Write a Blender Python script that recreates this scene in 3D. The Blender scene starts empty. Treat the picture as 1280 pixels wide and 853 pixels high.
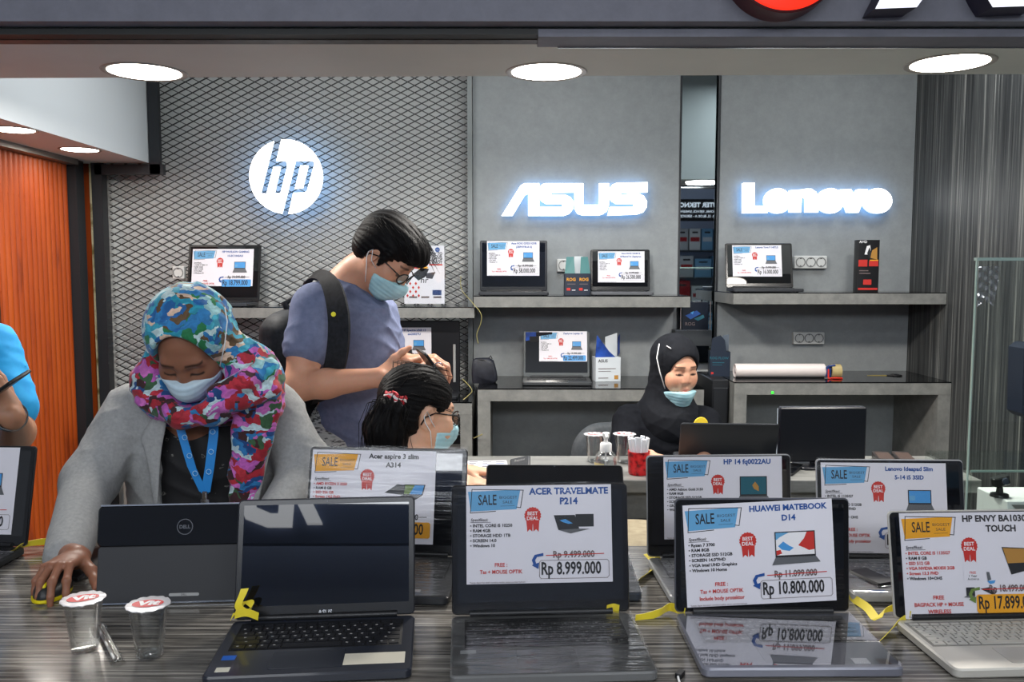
import bpy, bmesh, math, random
import numpy as np
from mathutils import Vector, Matrix, Euler
R = math.radians
SC = bpy.context.scene
COL = SC.collection
random.seed(4)
rng = np.random.default_rng(7)

def srgb(r, g, b):
    f = lambda c: (c/255/12.92) if c/255 <= .04045 else ((c/255+.055)/1.055)**2.4
    return (f(r), f(g), f(b), 1.0)

# ------------------------------------------------------------------ camera, world, exposure
EYE, PITCH, FPX = 1.445, 0.0811, 1062.0
TOP = 0.80                                   # height of the sales counter
cam_d = bpy.data.cameras.new('camera'); cam = bpy.data.objects.new('camera', cam_d); COL.objects.link(cam)
cam.location = (0, 0, EYE); cam.rotation_euler = (math.pi/2-PITCH, 0, 0)
cam_d.sensor_width = 36; cam_d.lens = FPX*36/1280; cam_d.clip_start = .05
SC.camera = cam
SC.view_settings.view_transform = 'Standard'; SC.view_settings.look = 'None'
SC.view_settings.exposure = 0.25; SC.view_settings.gamma = 1.0; SC.view_settings.use_curve_mapping = False
SC.cycles.use_denoising = True
SC.cycles.max_bounces = 8; SC.cycles.transparent_max_bounces = 16; SC.cycles.transmission_bounces = 8
SC.cycles.sample_clamp_indirect = 4.0; SC.cycles.caustics_reflective = False; SC.cycles.caustics_refractive = False

world = bpy.data.worlds.new('mall_light'); SC.world = world; world.use_nodes = True
world.node_tree.nodes['Background'].inputs[0].default_value = (.80, .87, 1.0, 1)
world.node_tree.nodes['Background'].inputs[1].default_value = .24

def area(name, loc, size, power, color=(1, 1, 1), rot=(0, 0, 0), shape='RECTANGLE', sy=None, spread=None):
    d = bpy.data.lights.new(name, 'AREA'); d.shape = shape; d.size = size
    if sy: d.size_y = sy
    d.energy = power; d.color = color
    if spread: d.spread = R(spread)
    o = bpy.data.objects.new(name, d); o.location = loc; o.rotation_euler = rot; COL.objects.link(o)
    return o
# mall corridor ceiling panels behind and above the camera
area('corridor_light', (-1.3, -.1, 3.05), 1.6, 14, (.93, .96, 1), sy=.7)
area('corridor_light', (1.3, -.1, 3.05), 1.6, 14, (.93, .96, 1), sy=.7)
area('opposite_fill_light', (0, -1.9, 2.55), 4.2, 58, (.92, .96, 1), rot=(R(62), 0, 0), sy=.5)  # added frontal fill: tilted strip facing the shop, no such fixture modelled
area('opposite_fill_light', (-.7, -2.45, 3.0), 3.2, 34, (.86, .92, 1), rot=(R(-40), 0, 0), sy=.3)  # added to brighten the opposite wall that the bare black screen reflects
# shop ceiling lights between soffit and back wall
for lx in (-1.0, 0.2, 1.78):
    area('shop_ceiling_light', (lx, 3.50, 2.80), .6, 12, (.95, .98, 1), sy=.6)

# ------------------------------------------------------------------ pixel helpers (1280x853 frame)
FWD = Vector((0, math.cos(PITCH), -math.sin(PITCH))); UPV = Vector((0, math.sin(PITCH), math.cos(PITCH)))
def ray(px, py): return Vector((1, 0, 0))*((px-640)/FPX) + UPV*(-(py-426.5)/FPX) + FWD
def W(px, py, Y):
    d = ray(px, py); return Vector((0, 0, EYE)) + d*(Y/d.y)
def WZ(px, py, z=TOP):
    d = ray(px, py); return Vector((0, 0, EYE)) + d*((z-EYE)/d.z)
def WX(px, py, X):
    d = ray(px, py); return Vector((0, 0, EYE)) + d*(X/d.x)

# ------------------------------------------------------------------ materials
MATS = {}
def mat(name, col, rough=.5, metal=0, spec=.5, emit=0, ecol=None, coat=0, trans=0, ior=1.45, sheen=0, alpha=1):
    if name in MATS: return MATS[name]
    m = bpy.data.materials.new(name); m.use_nodes = True; b = m.node_tree.nodes['Principled BSDF']
    c = srgb(*col)
    b.inputs['Base Color'].default_value = c; b.inputs['Roughness'].default_value = rough
    b.inputs['Metallic'].default_value = metal; b.inputs['Specular IOR Level'].default_value = spec
    b.inputs['Coat Weight'].default_value = coat; b.inputs['Coat Roughness'].default_value = .08
    b.inputs['Transmission Weight'].default_value = trans; b.inputs['IOR'].default_value = ior
    b.inputs['Sheen Weight'].default_value = sheen
    if emit:
        b.inputs['Emission Color'].default_value = srgb(*(ecol or col)); b.inputs['Emission Strength'].default_value = emit
    MATS[name] = m; return m
def N(m, t, **kw):
    n = m.node_tree.nodes.new(t)
    for k, v in kw.items():
        if k.startswith('i_'):
            key = k[2:]; key = int(key) if key.isdigit() else key.replace('_', ' ')
            n.inputs[key].default_value = v
        else: setattr(n, k, v)
    return n
def L(m, a, b): m.node_tree.links.new(a, b)
def BS(m): return m.node_tree.nodes['Principled BSDF']
def ramp(m, stops, interp='LINEAR'):
    n = N(m, 'ShaderNodeValToRGB'); r = n.color_ramp; r.interpolation = interp
    while len(r.elements) < len(stops): r.elements.new(.5)
    for e, (p, c) in zip(r.elements, stops): e.position = p; e.color = srgb(*c)
    return n
def coords(m, scale=(1, 1, 1), rot=(0, 0, 0), kind='Object'):
    t = N(m, 'ShaderNodeTexCoord'); mp = N(m, 'ShaderNodeMapping')
    mp.inputs['Scale'].default_value = scale; mp.inputs['Rotation'].default_value = rot
    L(m, t.outputs[kind], mp.inputs[0]); return mp.outputs[0]
def noisy(name, stops, scale=(1, 1, 1), nscale=5, detail=4, rough=.5, bump=0, bdist=.01, nrough=.55, spec=.5, coat=0, metal=0, rot=(0, 0, 0), sheen=0):
    if name in MATS: return MATS[name]
    m = mat(name, (128, 128, 128), rough, metal, spec, coat=coat, sheen=sheen)
    v = coords(m, scale, rot); n = N(m, 'ShaderNodeTexNoise', i_Scale=nscale, i_Detail=detail, i_Roughness=nrough)
    L(m, v, n.inputs['Vector']); r = ramp(m, stops); L(m, n.outputs[0], r.inputs[0]); L(m, r.outputs[0], BS(m).inputs['Base Color'])
    if bump:
        b = N(m, 'ShaderNodeBump', i_Strength=bump, i_Distance=bdist); L(m, n.outputs[0], b.inputs['Height']); L(m, b.outputs[0], BS(m).inputs['Normal'])
    return m
def film(name, tint=(255, 255, 255), gloss=.25, rough=.08, bump=0, bscale=30, bstretch=(1, 1, 1), base=.04):
    """thin clear sheet: mostly see-through with a mirror-like surface"""
    if name in MATS: return MATS[name]
    m = bpy.data.materials.new(name); m.use_nodes = True; nt = m.node_tree; nt.nodes.remove(BS(m)); out = nt.nodes['Material Output']
    tr = N(m, 'ShaderNodeBsdfTransparent'); tr.inputs[0].default_value = srgb(*tint)
    gl = N(m, 'ShaderNodeBsdfGlossy', i_Roughness=rough); gl.inputs[0].default_value = (1, 1, 1, 1)
    lw = N(m, 'ShaderNodeFresnel', i_IOR=1.45)
    mul = N(m, 'ShaderNodeMath', operation='MULTIPLY_ADD', use_clamp=True); mul.inputs[1].default_value = gloss*4; mul.inputs[2].default_value = base
    mx = N(m, 'ShaderNodeMixShader'); L(m, lw.outputs[0], mul.inputs[0]); L(m, mul.outputs[0], mx.inputs[0]); L(m, tr.outputs[0], mx.inputs[1]); L(m, gl.outputs[0], mx.inputs[2]); L(m, mx.outputs[0], out.inputs[0])
    if bump:
        v = coords(m, bstretch); n = N(m, 'ShaderNodeTexNoise', i_Scale=bscale, i_Detail=3); L(m, v, n.inputs['Vector'])
        b = N(m, 'ShaderNodeBump', i_Strength=bump, i_Distance=.01); L(m, n.outputs[0], b.inputs['Height'])
        L(m, b.outputs[0], gl.inputs['Normal'])
    MATS[name] = m; return m

concrete = noisy('concrete_panel', [(.25, (132, 136, 138)), (.75, (152, 156, 157))], nscale=16, detail=9, rough=.62, nrough=.78)
concrete_dark = noisy('concrete_laminate', [(.3, (104, 105, 103)), (.7, (134, 134, 130))], nscale=14, detail=8, rough=.5, nrough=.7)
fascia_m = noisy('fascia_panel', [(.25, (108, 109, 120)), (.75, (124, 125, 136))], nscale=14, detail=8, rough=.6, nrough=.7)
soffit_m = noisy('soffit_paint', [(.3, (208, 212, 206)), (.7, (216, 220, 214))], nscale=3, detail=5, rough=.7)
def streak(name, stops, scale, rough, coat=0, spec=.5, n2=None):
    m = mat(name, (90, 90, 90), rough, spec=spec, coat=coat)
    v = coords(m, scale); n = N(m, 'ShaderNodeTexNoise', i_Scale=1, i_Detail=7, i_Roughness=.68)
    L(m, v, n.inputs['Vector']); r = ramp(m, stops); L(m, n.outputs[0], r.inputs[0]); L(m, r.outputs[0], BS(m).inputs['Base Color'])
    return m
striped = streak('striped_laminate', [(.30, (20, 21, 23)), (.44, (54, 56, 57)), (.56, (84, 86, 85)), (.70, (164, 164, 158))], (3, 75, .9), .5)
counter_m = streak('streaked_laminate', [(.30, (34, 33, 31)), (.43, (76, 73, 69)), (.53, (112, 108, 102)), (.60, (150, 146, 138)), (.74, (214, 209, 200))], (3.4, 120, 30), .15, spec=.6)
counter2_m = streak('grey_laminate', [(.30, (96, 97, 95)), (.72, (146, 146, 142))], (4, 20, 20), .3)
black_gloss = mat('black_glass_top', (14, 15, 17), .08, spec=.6)
dark_metal = mat('dark_metal', (44, 46, 50), .45, .3)
white_wall = noisy('white_backing', [(.3, (214, 216, 215)), (.7, (224, 226, 224))], nscale=2, rough=.8)
white_paint = mat('white_paint', (216, 221, 224), .6)
grey_paint = mat('grey_paint', (120, 121, 124), .7)
floor_m = noisy('floor_tile', [(.3, (120, 118, 114)), (.7, (140, 138, 133))], nscale=3, rough=.3)
white_emit = mat('lit_white', (255, 255, 255), .5, emit=5.0)
sign_face = mat('sign_face', (255, 255, 255), .5, emit=2.2)
halo_m = mat('sign_back_glow', (190, 222, 255), .5, emit=3.8, ecol=(140, 195, 255))
lamp_disc = mat('lamp_disc', (255, 250, 240), .5, emit=14, ecol=(255, 246, 232))
black_plastic = mat('black_plastic', (20, 21, 24), .38)
white_plastic = mat('white_plastic', (225, 226, 226), .35)
chrome = mat('chrome', (190, 192, 196), .2, 1)

# ------------------------------------------------------------------ mesh builder
class MB:
    def __init__(s): s.v = []; s.f = []; s.m = []
    def add(s, verts, faces, mi=0, M=None):
        b = len(s.v)
        s.v += [tuple(M @ Vector(p)) if M is not None else tuple(p) for p in verts]
        s.f += [tuple(b+i for i in f) for f in faces]; s.m += [mi]*len(faces)
    def box(s, c, d, mi=0, M=None, bev=0):
        x, y, z = c; a, b, h = d[0]/2, d[1]/2, d[2]/2
        if bev: return s.rprism(d[0], d[1], min(bev*1.5, a*.9, b*.9), d[2], bev, mi, (M if M is not None else Matrix()) @ Matrix.Translation((x, y, z-h)))
        vs = [(x+i*a, y+j*b, z+k*h) for k in (-1, 1) for i, j in ((-1, -1), (1, -1), (1, 1), (-1, 1))]
        s.add(vs, [(3, 2, 1, 0), (4, 5, 6, 7), (0, 1, 5, 4), (1, 2, 6, 5), (2, 3, 7, 6), (3, 0, 4, 7)], mi, M)
    def rprism(s, w, d, r, t, bev=.001, mi=0, M=None, seg=4):
        """rounded-rectangle slab in local xy, from z=0 to z=t, with a small edge bevel"""
        bev = min(bev, t*.45)
        def loop(ins, z):
            out = []; rr = max(r-ins, 1e-4)
            for cx, cy, a0 in ((1, 1, 0), (-1, 1, 90), (-1, -1, 180), (1, -1, 270)):
                for k in range(seg+1):
                    a = R(a0+90*k/seg); out.append((cx*(w/2-r)+rr*math.cos(a), cy*(d/2-r)+rr*math.sin(a), z))
            return out
        ls = [loop(bev, 0), loop(0, bev), loop(0, t-bev), loop(bev, t)]; n = len(ls[0]); fs = []
        for k in range(3):
            for i in range(n): j = (i+1) % n; fs.append((k*n+i, k*n+j, (k+1)*n+j, (k+1)*n+i))
        fs.append(tuple(range(n))[::-1]); fs.append(tuple(3*n+i for i in range(n)))
        s.add(sum(ls, []), fs, mi, M)
    def prism(s, pts, z0, z1, mi=0, M=None):
        n = len(pts); vs = [(x, y, z0) for x, y in pts]+[(x, y, z1) for x, y in pts]
        fs = [tuple(range(n))[::-1], tuple(range(n, 2*n))]+[(i, (i+1) % n, n+(i+1) % n, n+i) for i in range(n)]
        s.add(vs, fs, mi, M)
    def poly(s, pts, mi=0, M=None): s.add(pts, [tuple(range(len(pts)))], mi, M)
    def lathe(s, prof, n=32, mi=0, M=None):
        vs = []; fs = []; rings = []
        for r, z in prof:
            if r < 1e-6: rings.append([len(vs)]*n); vs.append((0, 0, z))
            else:
                rings.append(list(range(len(vs), len(vs)+n))); vs += [(r*math.cos(2*math.pi*i/n), r*math.sin(2*math.pi*i/n), z) for i in range(n)]
        for a, b in zip(rings, rings[1:]):
            for i in range(n):
                j = (i+1) % n; q = [a[i], a[j], b[j], b[i]]; u = []
                [u.append(k) for k in q if k not in u]
                if len(u) > 2: fs.append(tuple(u))
        s.add(vs, fs, mi, M)
    def tube(s, pts, r, n=8, mi=0, M=None, close=False, flat=None):
        P = [Vector(p) for p in pts]; m = len(P); rr = r if isinstance(r, (list, tuple)) else [r]*m
        vs = []; fs = []; prev = None
        for i, p in enumerate(P):
            t = ((P[(i+1) % m] if close or i < m-1 else p)-(P[i-1] if close or i else p)).normalized()
            if prev is None:
                u = t.orthogonal().normalized()
                if flat is not None: u = (Vector(flat)-t*t.dot(Vector(flat))).normalized()
            else: u = (prev-t*t.dot(prev)).normalized()
            prev = u; w = t.cross(u)
            vs += [tuple(p+(u*math.cos(2*math.pi*k/n)+w*math.sin(2*math.pi*k/n))*rr[i]) for k in range(n)]
        for i in range(m if close else m-1):
            for k in range(n): j = (k+1) % n; i2 = (i+1) % m; fs.append((i*n+k, i*n+j, i2*n+j, i2*n+k))
        if not close: fs += [tuple(range(n))[::-1], tuple((m-1)*n+k for k in range(n))]
        s.add(vs, fs, mi, M)
    def ribbon(s, pts, w, mi=0, t=.0007, M=None):
        """thin strip with thickness; pts = [(point, width direction)]"""
        a = []; 
        for p, d in pts:
            p = Vector(p); d = Vector(d).normalized()*w/2; a.append((p-d, p+d))
        vs = []; fs = []
        n = len(a)
        for i, (l, r_) in enumerate(a):
            tg = (a[min(i+1, n-1)][0]-a[max(i-1, 0)][0]).normalized(); nn = tg.cross((r_-l)).normalized()*t
            vs += [tuple(l), tuple(r_), tuple(r_+nn), tuple(l+nn)]
        for i in range(n-1):
            for k in range(4): j = (k+1) % 4; fs.append((i*4+k, i*4+j, i*4+4+j, i*4+4+k))
        fs += [(3, 2, 1, 0), tuple((n-1)*4+k for k in range(4))]
        s.add(vs, fs, mi, M)
    def grid(s, fn, nu, nv, mi=0, M=None):
        vs = [tuple(fn(i/nu, j/nv)) for j in range(nv+1) for i in range(nu+1)]
        s.add(vs, [(j*(nu+1)+i, j*(nu+1)+i+1, (j+1)*(nu+1)+i+1, (j+1)*(nu+1)+i) for j in range(nv) for i in range(nu)], mi, M)
    def build(s, name, mats, parent=None, smooth=35):
        me = bpy.data.meshes.new(name); me.from_pydata(s.v, [], s.f)
        for m in (mats if isinstance(mats, (list, tuple)) else [mats]): me.materials.append(m)
        me.polygons.foreach_set('material_index', s.m)
        me.polygons.foreach_set('use_smooth', [bool(smooth)]*len(me.polygons))
        me.update()
        if smooth and smooth < 180: me.set_sharp_from_angle(angle=R(smooth))
        o = bpy.data.objects.new(name, me); COL.objects.link(o)
        if parent is not None: o.parent = parent
        return o
def struct(o, label=None):
    o['kind'] = 'structure'
    if label: o['label'] = label
    return o
def tag(o, label, cat, group=None):
    o['label'] = label; o['category'] = cat
    if group: o['group'] = group
    return o
def thing(name, label, cat, loc=(0, 0, 0), rot=(0, 0, 0), group=None):
    o = bpy.data.objects.new(name, None); COL.objects.link(o); o.empty_display_size = .05
    o.location = loc; o.rotation_euler = rot if isinstance(rot, (tuple, list)) else (0, 0, rot)
    return tag(o, label, cat, group)
def T(*a): return Matrix.Translation(a)
def frame(o, fwd, up=(0, 0, 1)):
    """matrix whose local y looks along fwd, z near up, x to the right-hand side"""
    y = Vector(fwd).normalized(); u = Vector(up); x = y.cross(u).normalized(); z = x.cross(y)
    m = Matrix((x, y, z)).transposed().to_4x4(); m.translation = Vector(o); return m

# lettering: flat glyph meshes cut from the built-in font
_GL = {}
def glyphs(body, bold=0.0, extrude=0.0, res=3):
    k = (body, bold, extrude, res)
    if k in _GL: return _GL[k]
    c = bpy.data.curves.new('t', 'FONT'); c.body = body; c.size = 1; c.offset = bold; c.extrude = extrude; c.resolution_u = res
    o = bpy.data.objects.new('t', c); me = o.to_mesh()
    vs = [tuple(v.co) for v in me.vertices]; fs = [tuple(p.vertices) for p in me.polygons]
    o.to_mesh_clear(); bpy.data.objects.remove(o); bpy.data.curves.remove(c)
    _GL[k] = (vs, fs); return vs, fs
def text(mb, body, x, y, size, mi=0, M=None, align='l', bold=.0, xs=1.0, z=0, slant=0, extrude=0, width=None, res=2):
    vs, fs = glyphs(body, bold, extrude, res)
    if not vs: return
    x0 = min(v[0] for v in vs); x1 = max(v[0] for v in vs)
    if width: xs = width/((x1-x0)*size)
    sh = {'l': x0, 'c': (x0+x1)/2, 'r': x1}[align]
    mb.add([(x+(v[0]-sh+slant*v[1])*size*xs, y+v[1]*size, z+v[2]*size) for v in vs], fs, mi, M)
# ================================================================== the setting
YB = 4.60                                    # back wall panels
XR, XL = 2.15, -2.40
def bx(name, lo, hi, m, struct_=True, parent=None, bev=0):
    b = MB(); c = [(a+d)/2 for a, d in zip(lo, hi)]; b.box(c, [d-a for a, d in zip(lo, hi)], bev=bev)
    o = b.build(name, m, parent)
    if struct_: struct(o)
    return o
bx('floor', (-6, -4.2, -.05), (6, YB+.3, 0), floor_m)
bx('wall_back', (-3.0, YB+.10, 0), (XR+.2, YB+.2, 3.3), white_wall)
bx('wall_right', (XR, 2.2, 0), (XR+.06, YB+.1, 3.3), striped)
bx('wall_left', (XL-.25, 2.4, 0), (XL-.20, YB+.1, 3.3), grey_paint)
bx('ceiling', (-3.0, 2.5, 2.88), (XR+.1, YB+.2, 2.95), mat('ceiling_paint', (92, 96, 102), .8))
bx('ceiling_corridor', (-6, -4.2, 3.15), (6, 2.40, 3.2), mat('corridor_ceiling_paint', (190, 192, 196), .8))
# concrete panels behind the two lit names
pa0, pa1 = W(592, 400, YB).x, W(847, 400, YB).x
pl0, pl1 = W(895, 400, YB).x, XR-.002
bx('wall_back_panel', (pa0, YB, 0), (pa1, YB+.1, 2.87), concrete)
bx('wall_back_panel', (pl0, YB, 0), (pl1, YB+.1, 2.87), concrete)
for x in (pa1-.004, pl0-.006):
    bx('trim_1', (x, YB-.004, .2), (x+.010, YB+.0, 2.86), dark_metal)
# mirror strip between the panels
mirror_m = mat('dark_mirror', (170, 182, 190), .015, 1)
bx('wall_back_mirror', (pa1+.006, YB+.03, .95), (pl0-.006, YB+.04, 2.86), mirror_m)
# silver strip at the mesh edge
bx('trim_2', (W(585, 300, YB).x, YB-.03, 0), (pa0-.003, YB+.05, 2.86), mat('aluminium', (120, 124, 124), .45, .6))
# fascia over the counter and soffit with its shutter slot
ZS = 2.12
fy = 2.42
bx('wall_fascia', (-3.4, fy-.03, ZS+.01), (3.4, fy+.03, 3.15), fascia_m)
sl = W(672, 70, 2.5).x
sb = MB()
sb.add([(-3.4, fy+.06, ZS), (3.4, fy+.06, ZS), (3.4, 2.94, ZS), (-3.4, 3.06, ZS), (-3.4, fy+.06, 2.87), (3.4, fy+.06, 2.87), (3.4, 2.94, 2.87), (-3.4, 3.06, 2.87)],
       [(3, 2, 1, 0), (4, 5, 6, 7), (0, 1, 5, 4), (1, 2, 6, 5), (2, 3, 7, 6), (3, 0, 4, 7)])
struct(sb.build('ceiling_soffit', soffit_m))
# slot: dark shutter guide on the left, smooth panel on the right
bx('trim_3', (-3.4, fy+.02, ZS-.012), (sl, fy+.07, ZS+.004), mat('shutter_slot', (46, 47, 46), .6))
bx('trim_4', (-3.4, fy+.07, ZS-.014), (sl, fy+.115, ZS+.002), noisy('slot_lip', [(.3, (64, 58, 54)), (.7, (92, 88, 84))], nscale=30))
bx('trim_5', (sl, fy+.02, ZS-.018), (3.4, fy+.13, ZS+.003), fascia_m)
bx('trim_6', (sl+.06, fy+.128, ZS-.021), (3.4, fy+.134, ZS-.010), chrome)

# expanded-metal screen over the pale wall on the left
mx0, mx1 = W(136, 300, YB).x, W(586, 300, YB).x
mz0, mz1 = .55, 2.86
mesh = MB(); MY = YB-.012
pw, ph = .0735, .0372
def clipseg(x0, z0, x1, z1, X0, X1, Z0, Z1):
    t0, t1 = 0, 1; dx, dz = x1-x0, z1-z0
    for p, q in ((-dx, x0-X0), (dx, X1-x0), (-dz, z0-Z0), (dz, Z1-z0)):
        if abs(p) < 1e-9:
            if q < 0: return None
        else:
            t = q/p
            if p < 0: t0 = max(t0, t)
            else: t1 = min(t1, t)
    return (x0+dx*t0, z0+dz*t0, x0+dx*t1, z0+dz*t1) if t1-t0 > 1e-4 else None
sl_ = ph/pw; wdt = .0042
span = mx1-mx0
nlo = int((mz0-span*sl_-mz0)/ph)-1; nhi = int((mz1-mz0+span*sl_)/ph)+1
for sgn in (1, -1):
    for k in range(nlo if sgn > 0 else 0, nhi):
        za = mz0+k*ph; seg = clipseg(mx0, za, mx1, za+sgn*sl_*span, mx0+.02, mx1, mz0, mz1)
        if not seg: continue
        xa, z0_, xb, z1_ = seg; d = Vector((xb-xa, 0, z1_-z0_)); ln = d.length; d.normalize(); n_ = Vector((-d.z, 0, d.x))*wdt/2
        a, b_ = Vector((xa, 0, z0_)), Vector((xb, 0, z1_)); y0, y1 = MY-.004+(.002 if sgn > 0 else 0), MY+.004+(.002 if sgn > 0 else 0)
        vs = [a-n_, b_-n_, b_+n_, a+n_]
        mesh.add([(v.x, y0, v.z) for v in vs]+[(v.x, y1, v.z) for v in vs], [(0, 1, 2, 3), (7, 6, 5, 4), (0, 4, 5, 1), (3, 2, 6, 7)], 0)
struct(mesh.build('wall_mesh_screen', mat('mesh_wire', (42, 43, 44), .5, .3), smooth=0), 'expanded metal screen of diamond holes over the pale back wall')
fr0 = W(106, 400, YB).x
fb = MB()
fb.box(((mx0-.03), YB-.02, 1.43), (.055, .06, 2.86)); fb.box(((mx0+mx1)/2, YB-.01, mz0-.02), (mx1-mx0, .05, .04))
struct(fb.build('trim_7', dark_metal))

# left side: roller shutter, jamb, bulkhead
shx = W(90, 300, 4.45).x
sh = MB(); nseg = 46; yA, yB = 2.45, 4.42; zt = W(88, 205, 4.42).z+.02
zs = [0, .45, .9, 1.02, 1.32, 1.66, 1.98, zt]
step = (yB-yA)/nseg
for i in range(nseg):
    y0 = yA+i*step
    sh.grid(lambda u, v, y0=y0: (shx+.010*math.sin(math.pi*u)**.6 if 0 < u < 1 else shx, y0+.002+(step-.004)*u, v*zt), 6, 1)
    sh.box((shx-.004, y0, zt/2), (.004, .006, zt), 1)
for z in (1.05, 1.36, 1.60, 1.80):
    for i in range(nseg): sh.lathe([(0, .0022), (.003, .001), (.0034, 0)], 6, 2, T(shx+.0105, yA+(i+.5)*step, z) @ Matrix.Rotation(R(90), 4, 'Y'))
orange = noisy('orange_shutter', [(.28, (96, 34, 8)), (.42, (160, 64, 12)), (.7, (178, 78, 16))], scale=(1, 5, .7), nscale=2.2, detail=6, rough=.5)
sho = sh.build('door_1', [orange, mat('shutter_gap', (40, 14, 8), .6), orange]); struct(sho, 'closed orange folding steel shutter on the left side of the shop')
# grime streaks on the shutter (worn dark paint)
gr = MB()
for (ya, w, z0, z1) in ((3.50, .035, .9, 2.0), (3.62, .018, 1.2, 1.95), (3.69, .010, .8, 1.6), (3.43, .02, .7, 1.9), (3.78, .006, .9, 1.75)):
    gr.grid(lambda u, v: (shx+.0122, ya+(u-.5)*w*(.5+.7*abs(math.sin(9*v+ya*40)*math.cos(23*v))), z0+(z1-z0)*v), 2, 40)
gr.build('door_grime', mat('worn_black', (22, 18, 16), .6), sho)
jb = MB(); jx0, jx1 = W(90, 400, 4.45).x, W(106, 400, 4.45).x
jb.box(((jx0+jx1)/2, 4.46, 1.05), (jx1-jx0, .08, 2.1)); struct(jb.build('trim_8', mat('black_jamb', (38, 40, 43), .4)))
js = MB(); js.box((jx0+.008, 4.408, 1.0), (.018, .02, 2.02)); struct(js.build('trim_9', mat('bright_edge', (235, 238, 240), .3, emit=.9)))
b2 = MB(); x0, x1 = W(107, 400, 4.62).x, W(120, 400, 4.62).x
b2.box(((x0+x1)/2, 4.66, 1.0), (x1-x0, .04, 2.06)); struct(b2.build('door_2', orange))
b3 = MB(); x0, x1 = W(119, 400, 4.60).x, W(124.5, 400, 4.60).x
b3.box(((x0+x1)/2, 4.61, 1.0), (x1-x0, .03, 2.06)); struct(b3.build('trim_10', noisy('cream_post', [(.35, (120, 104, 60)), (.5, (206, 196, 160))], nscale=12)))
# bulkhead box with white side; underside coloured paler to make up for dim light
bz = W(190, 205, YB).z; bxr = W(190, 205, YB).x
bk = MB()
bk.box(((XL-.2+bxr)/2, (3.1+YB)/2, (bz+2.87)/2), (bxr-XL+.2, YB-3.1-.03, 2.87-bz))
o = bk.build('trim_11', [white_paint, mat('bulkhead_underside', (226, 230, 228), .7)])
for p in o.data.polygons:
    if p.normal.z < -.5: p.material_index = 1
struct(o)
fz = MB()
fz.box((bxr+.035, YB-.035, (bz+2.86)/2-.03), (.055, .03, 2.86-bz+.06)); fz.box(((bxr+mx0)/2+.02, YB-.035, bz-.035), (bxr-mx0+.12, .03, .055))
struct(fz.build('trim_12', dark_metal))
tb = MB(); tb.box((shx+.02, (3.1+4.42)/2, bz-.012), (.09, 1.32, .03)); struct(tb.build('trim_13', mat('track_metal', (126, 124, 120), .4, .6)))

# ------------------------------------------------------------------ recessed ceiling lamps
def downlight(px, py, z, dia, power, label, col=(1, .95, .88)):
    p = WZ(px, py, z); t = thing('ceiling_downlight', label, 'ceiling light', p, group='round recessed ceiling lamps')
    b = MB(); r = dia/2
    b.lathe([(r, -.001), (r*1.10, -.004), (r*1.16, -.0035), (r*1.18, 0), (r, 0), (r, -.001)], 48); b.build('rim', mat('lamp_rim', (170, 166, 160), .4), t)
    b = MB(); b.lathe([(0, -.0035), (r*.9, -.0035), (r, -.002), (r, 0), (0, 0)], 48); b.build('diffuser', lamp_disc, t)
    a = area('downlight_glow', (p.x, p.y, z-.012), dia*.95, power, col, shape='DISK')
    return t
downlight(181, 90, ZS, .235, 22, 'round ceiling lamp above the metal screen, left of the three in the front soffit')
downlight(683, 90, ZS, .235, 22, 'round ceiling lamp in the front soffit above the middle lit name')
downlight(1187, 79, ZS, .235, 22, 'round ceiling lamp in the front soffit above the striped dark wall')
downlight(16, 162, bz, .16, 1.3, 'round ceiling lamp under the white bulkhead, nearer the left edge')
downlight(100, 187, bz, .16, 1.3, 'round ceiling lamp under the white bulkhead, beside the shutter top corner')

# ------------------------------------------------------------------ lit signs
def sign(name, label, build):
    t = thing(name, label, 'sign'); build(t); return t
def backglow(t, polys, y, s=.93):
    pass
def glyph_sign(t, polys, y0, y1, name='letter'):
    """polys: lists of (x,z) outlines; face lit white, back lit cool so that it washes the wall"""
    for P in polys:
        b = MB(); n = len(P)
        area2 = sum(P[i][0]*P[(i+1) % n][1]-P[(i+1) % n][0]*P[i][1] for i in range(n))
        if area2 < 0: P = P[::-1]
        vs = [(x, y0, z) for x, z in P]+[(x, y1, z) for x, z in P]
        b.add(vs, [tuple(range(n))], 0); b.add(vs, [tuple(range(n, 2*n))[::-1]], 1)
        b.add(vs, [(i, n+i, n+(i+1) % n, (i+1) % n) for i in range(n)], 2)
        b.build(name, [sign_face, halo_m, white_emit_side], t, smooth=0)
white_emit_side = mat('sign_side', (235, 240, 245), .5, emit=.8)
def pxpoly(pts, Y): return [(W(x, y, Y).x, W(x, y, Y).z) for x, y in pts]
def arc(cx, cy, rx, ry, a0, a1, n=10): return [(cx+rx*math.cos(R(a0+(a1-a0)*i/n)), cy-ry*math.sin(R(a0+(a1-a0)*i/n))) for i in range(n+1)]
YS = YB-.055
k = 220/1280
A = lambda x, y: (610+x*k, 210+y*k)
t = thing('letter_sign', 'white lit four-letter name sign in slanted capitals on the concrete wall', 'sign', (W(717, 248, YS).x, YS, W(717, 248, YS).z))
def loc_polys(polys, t, y0, y1, name):
    c = t.location
    glyph_sign(t, [[(x-c.x, z-c.z) for x, z in pxpoly(P, YS)] for P in polys], y0, y1, name)
SLA = [A(98, 350), A(235, 132), A(262, 114), A(372, 114), A(372, 180), A(345, 182), A(290, 190), A(268, 200), A(178, 350)]
SA2 = [A(292, 182), A(372, 182), A(372, 350), A(292, 350)]
SS1 = [A(375, 140), A(395, 120), A(420, 114), A(625, 114), A(625, 178), A(460, 182), A(460, 196)] + [A(x, y) for x, y in ((560, 196), (600, 215), (622, 250), (618, 300), (590, 335), (550, 350), (375, 350), (375, 286), (540, 284), (540, 262), (420, 262), (385, 240), (374, 200))]
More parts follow.
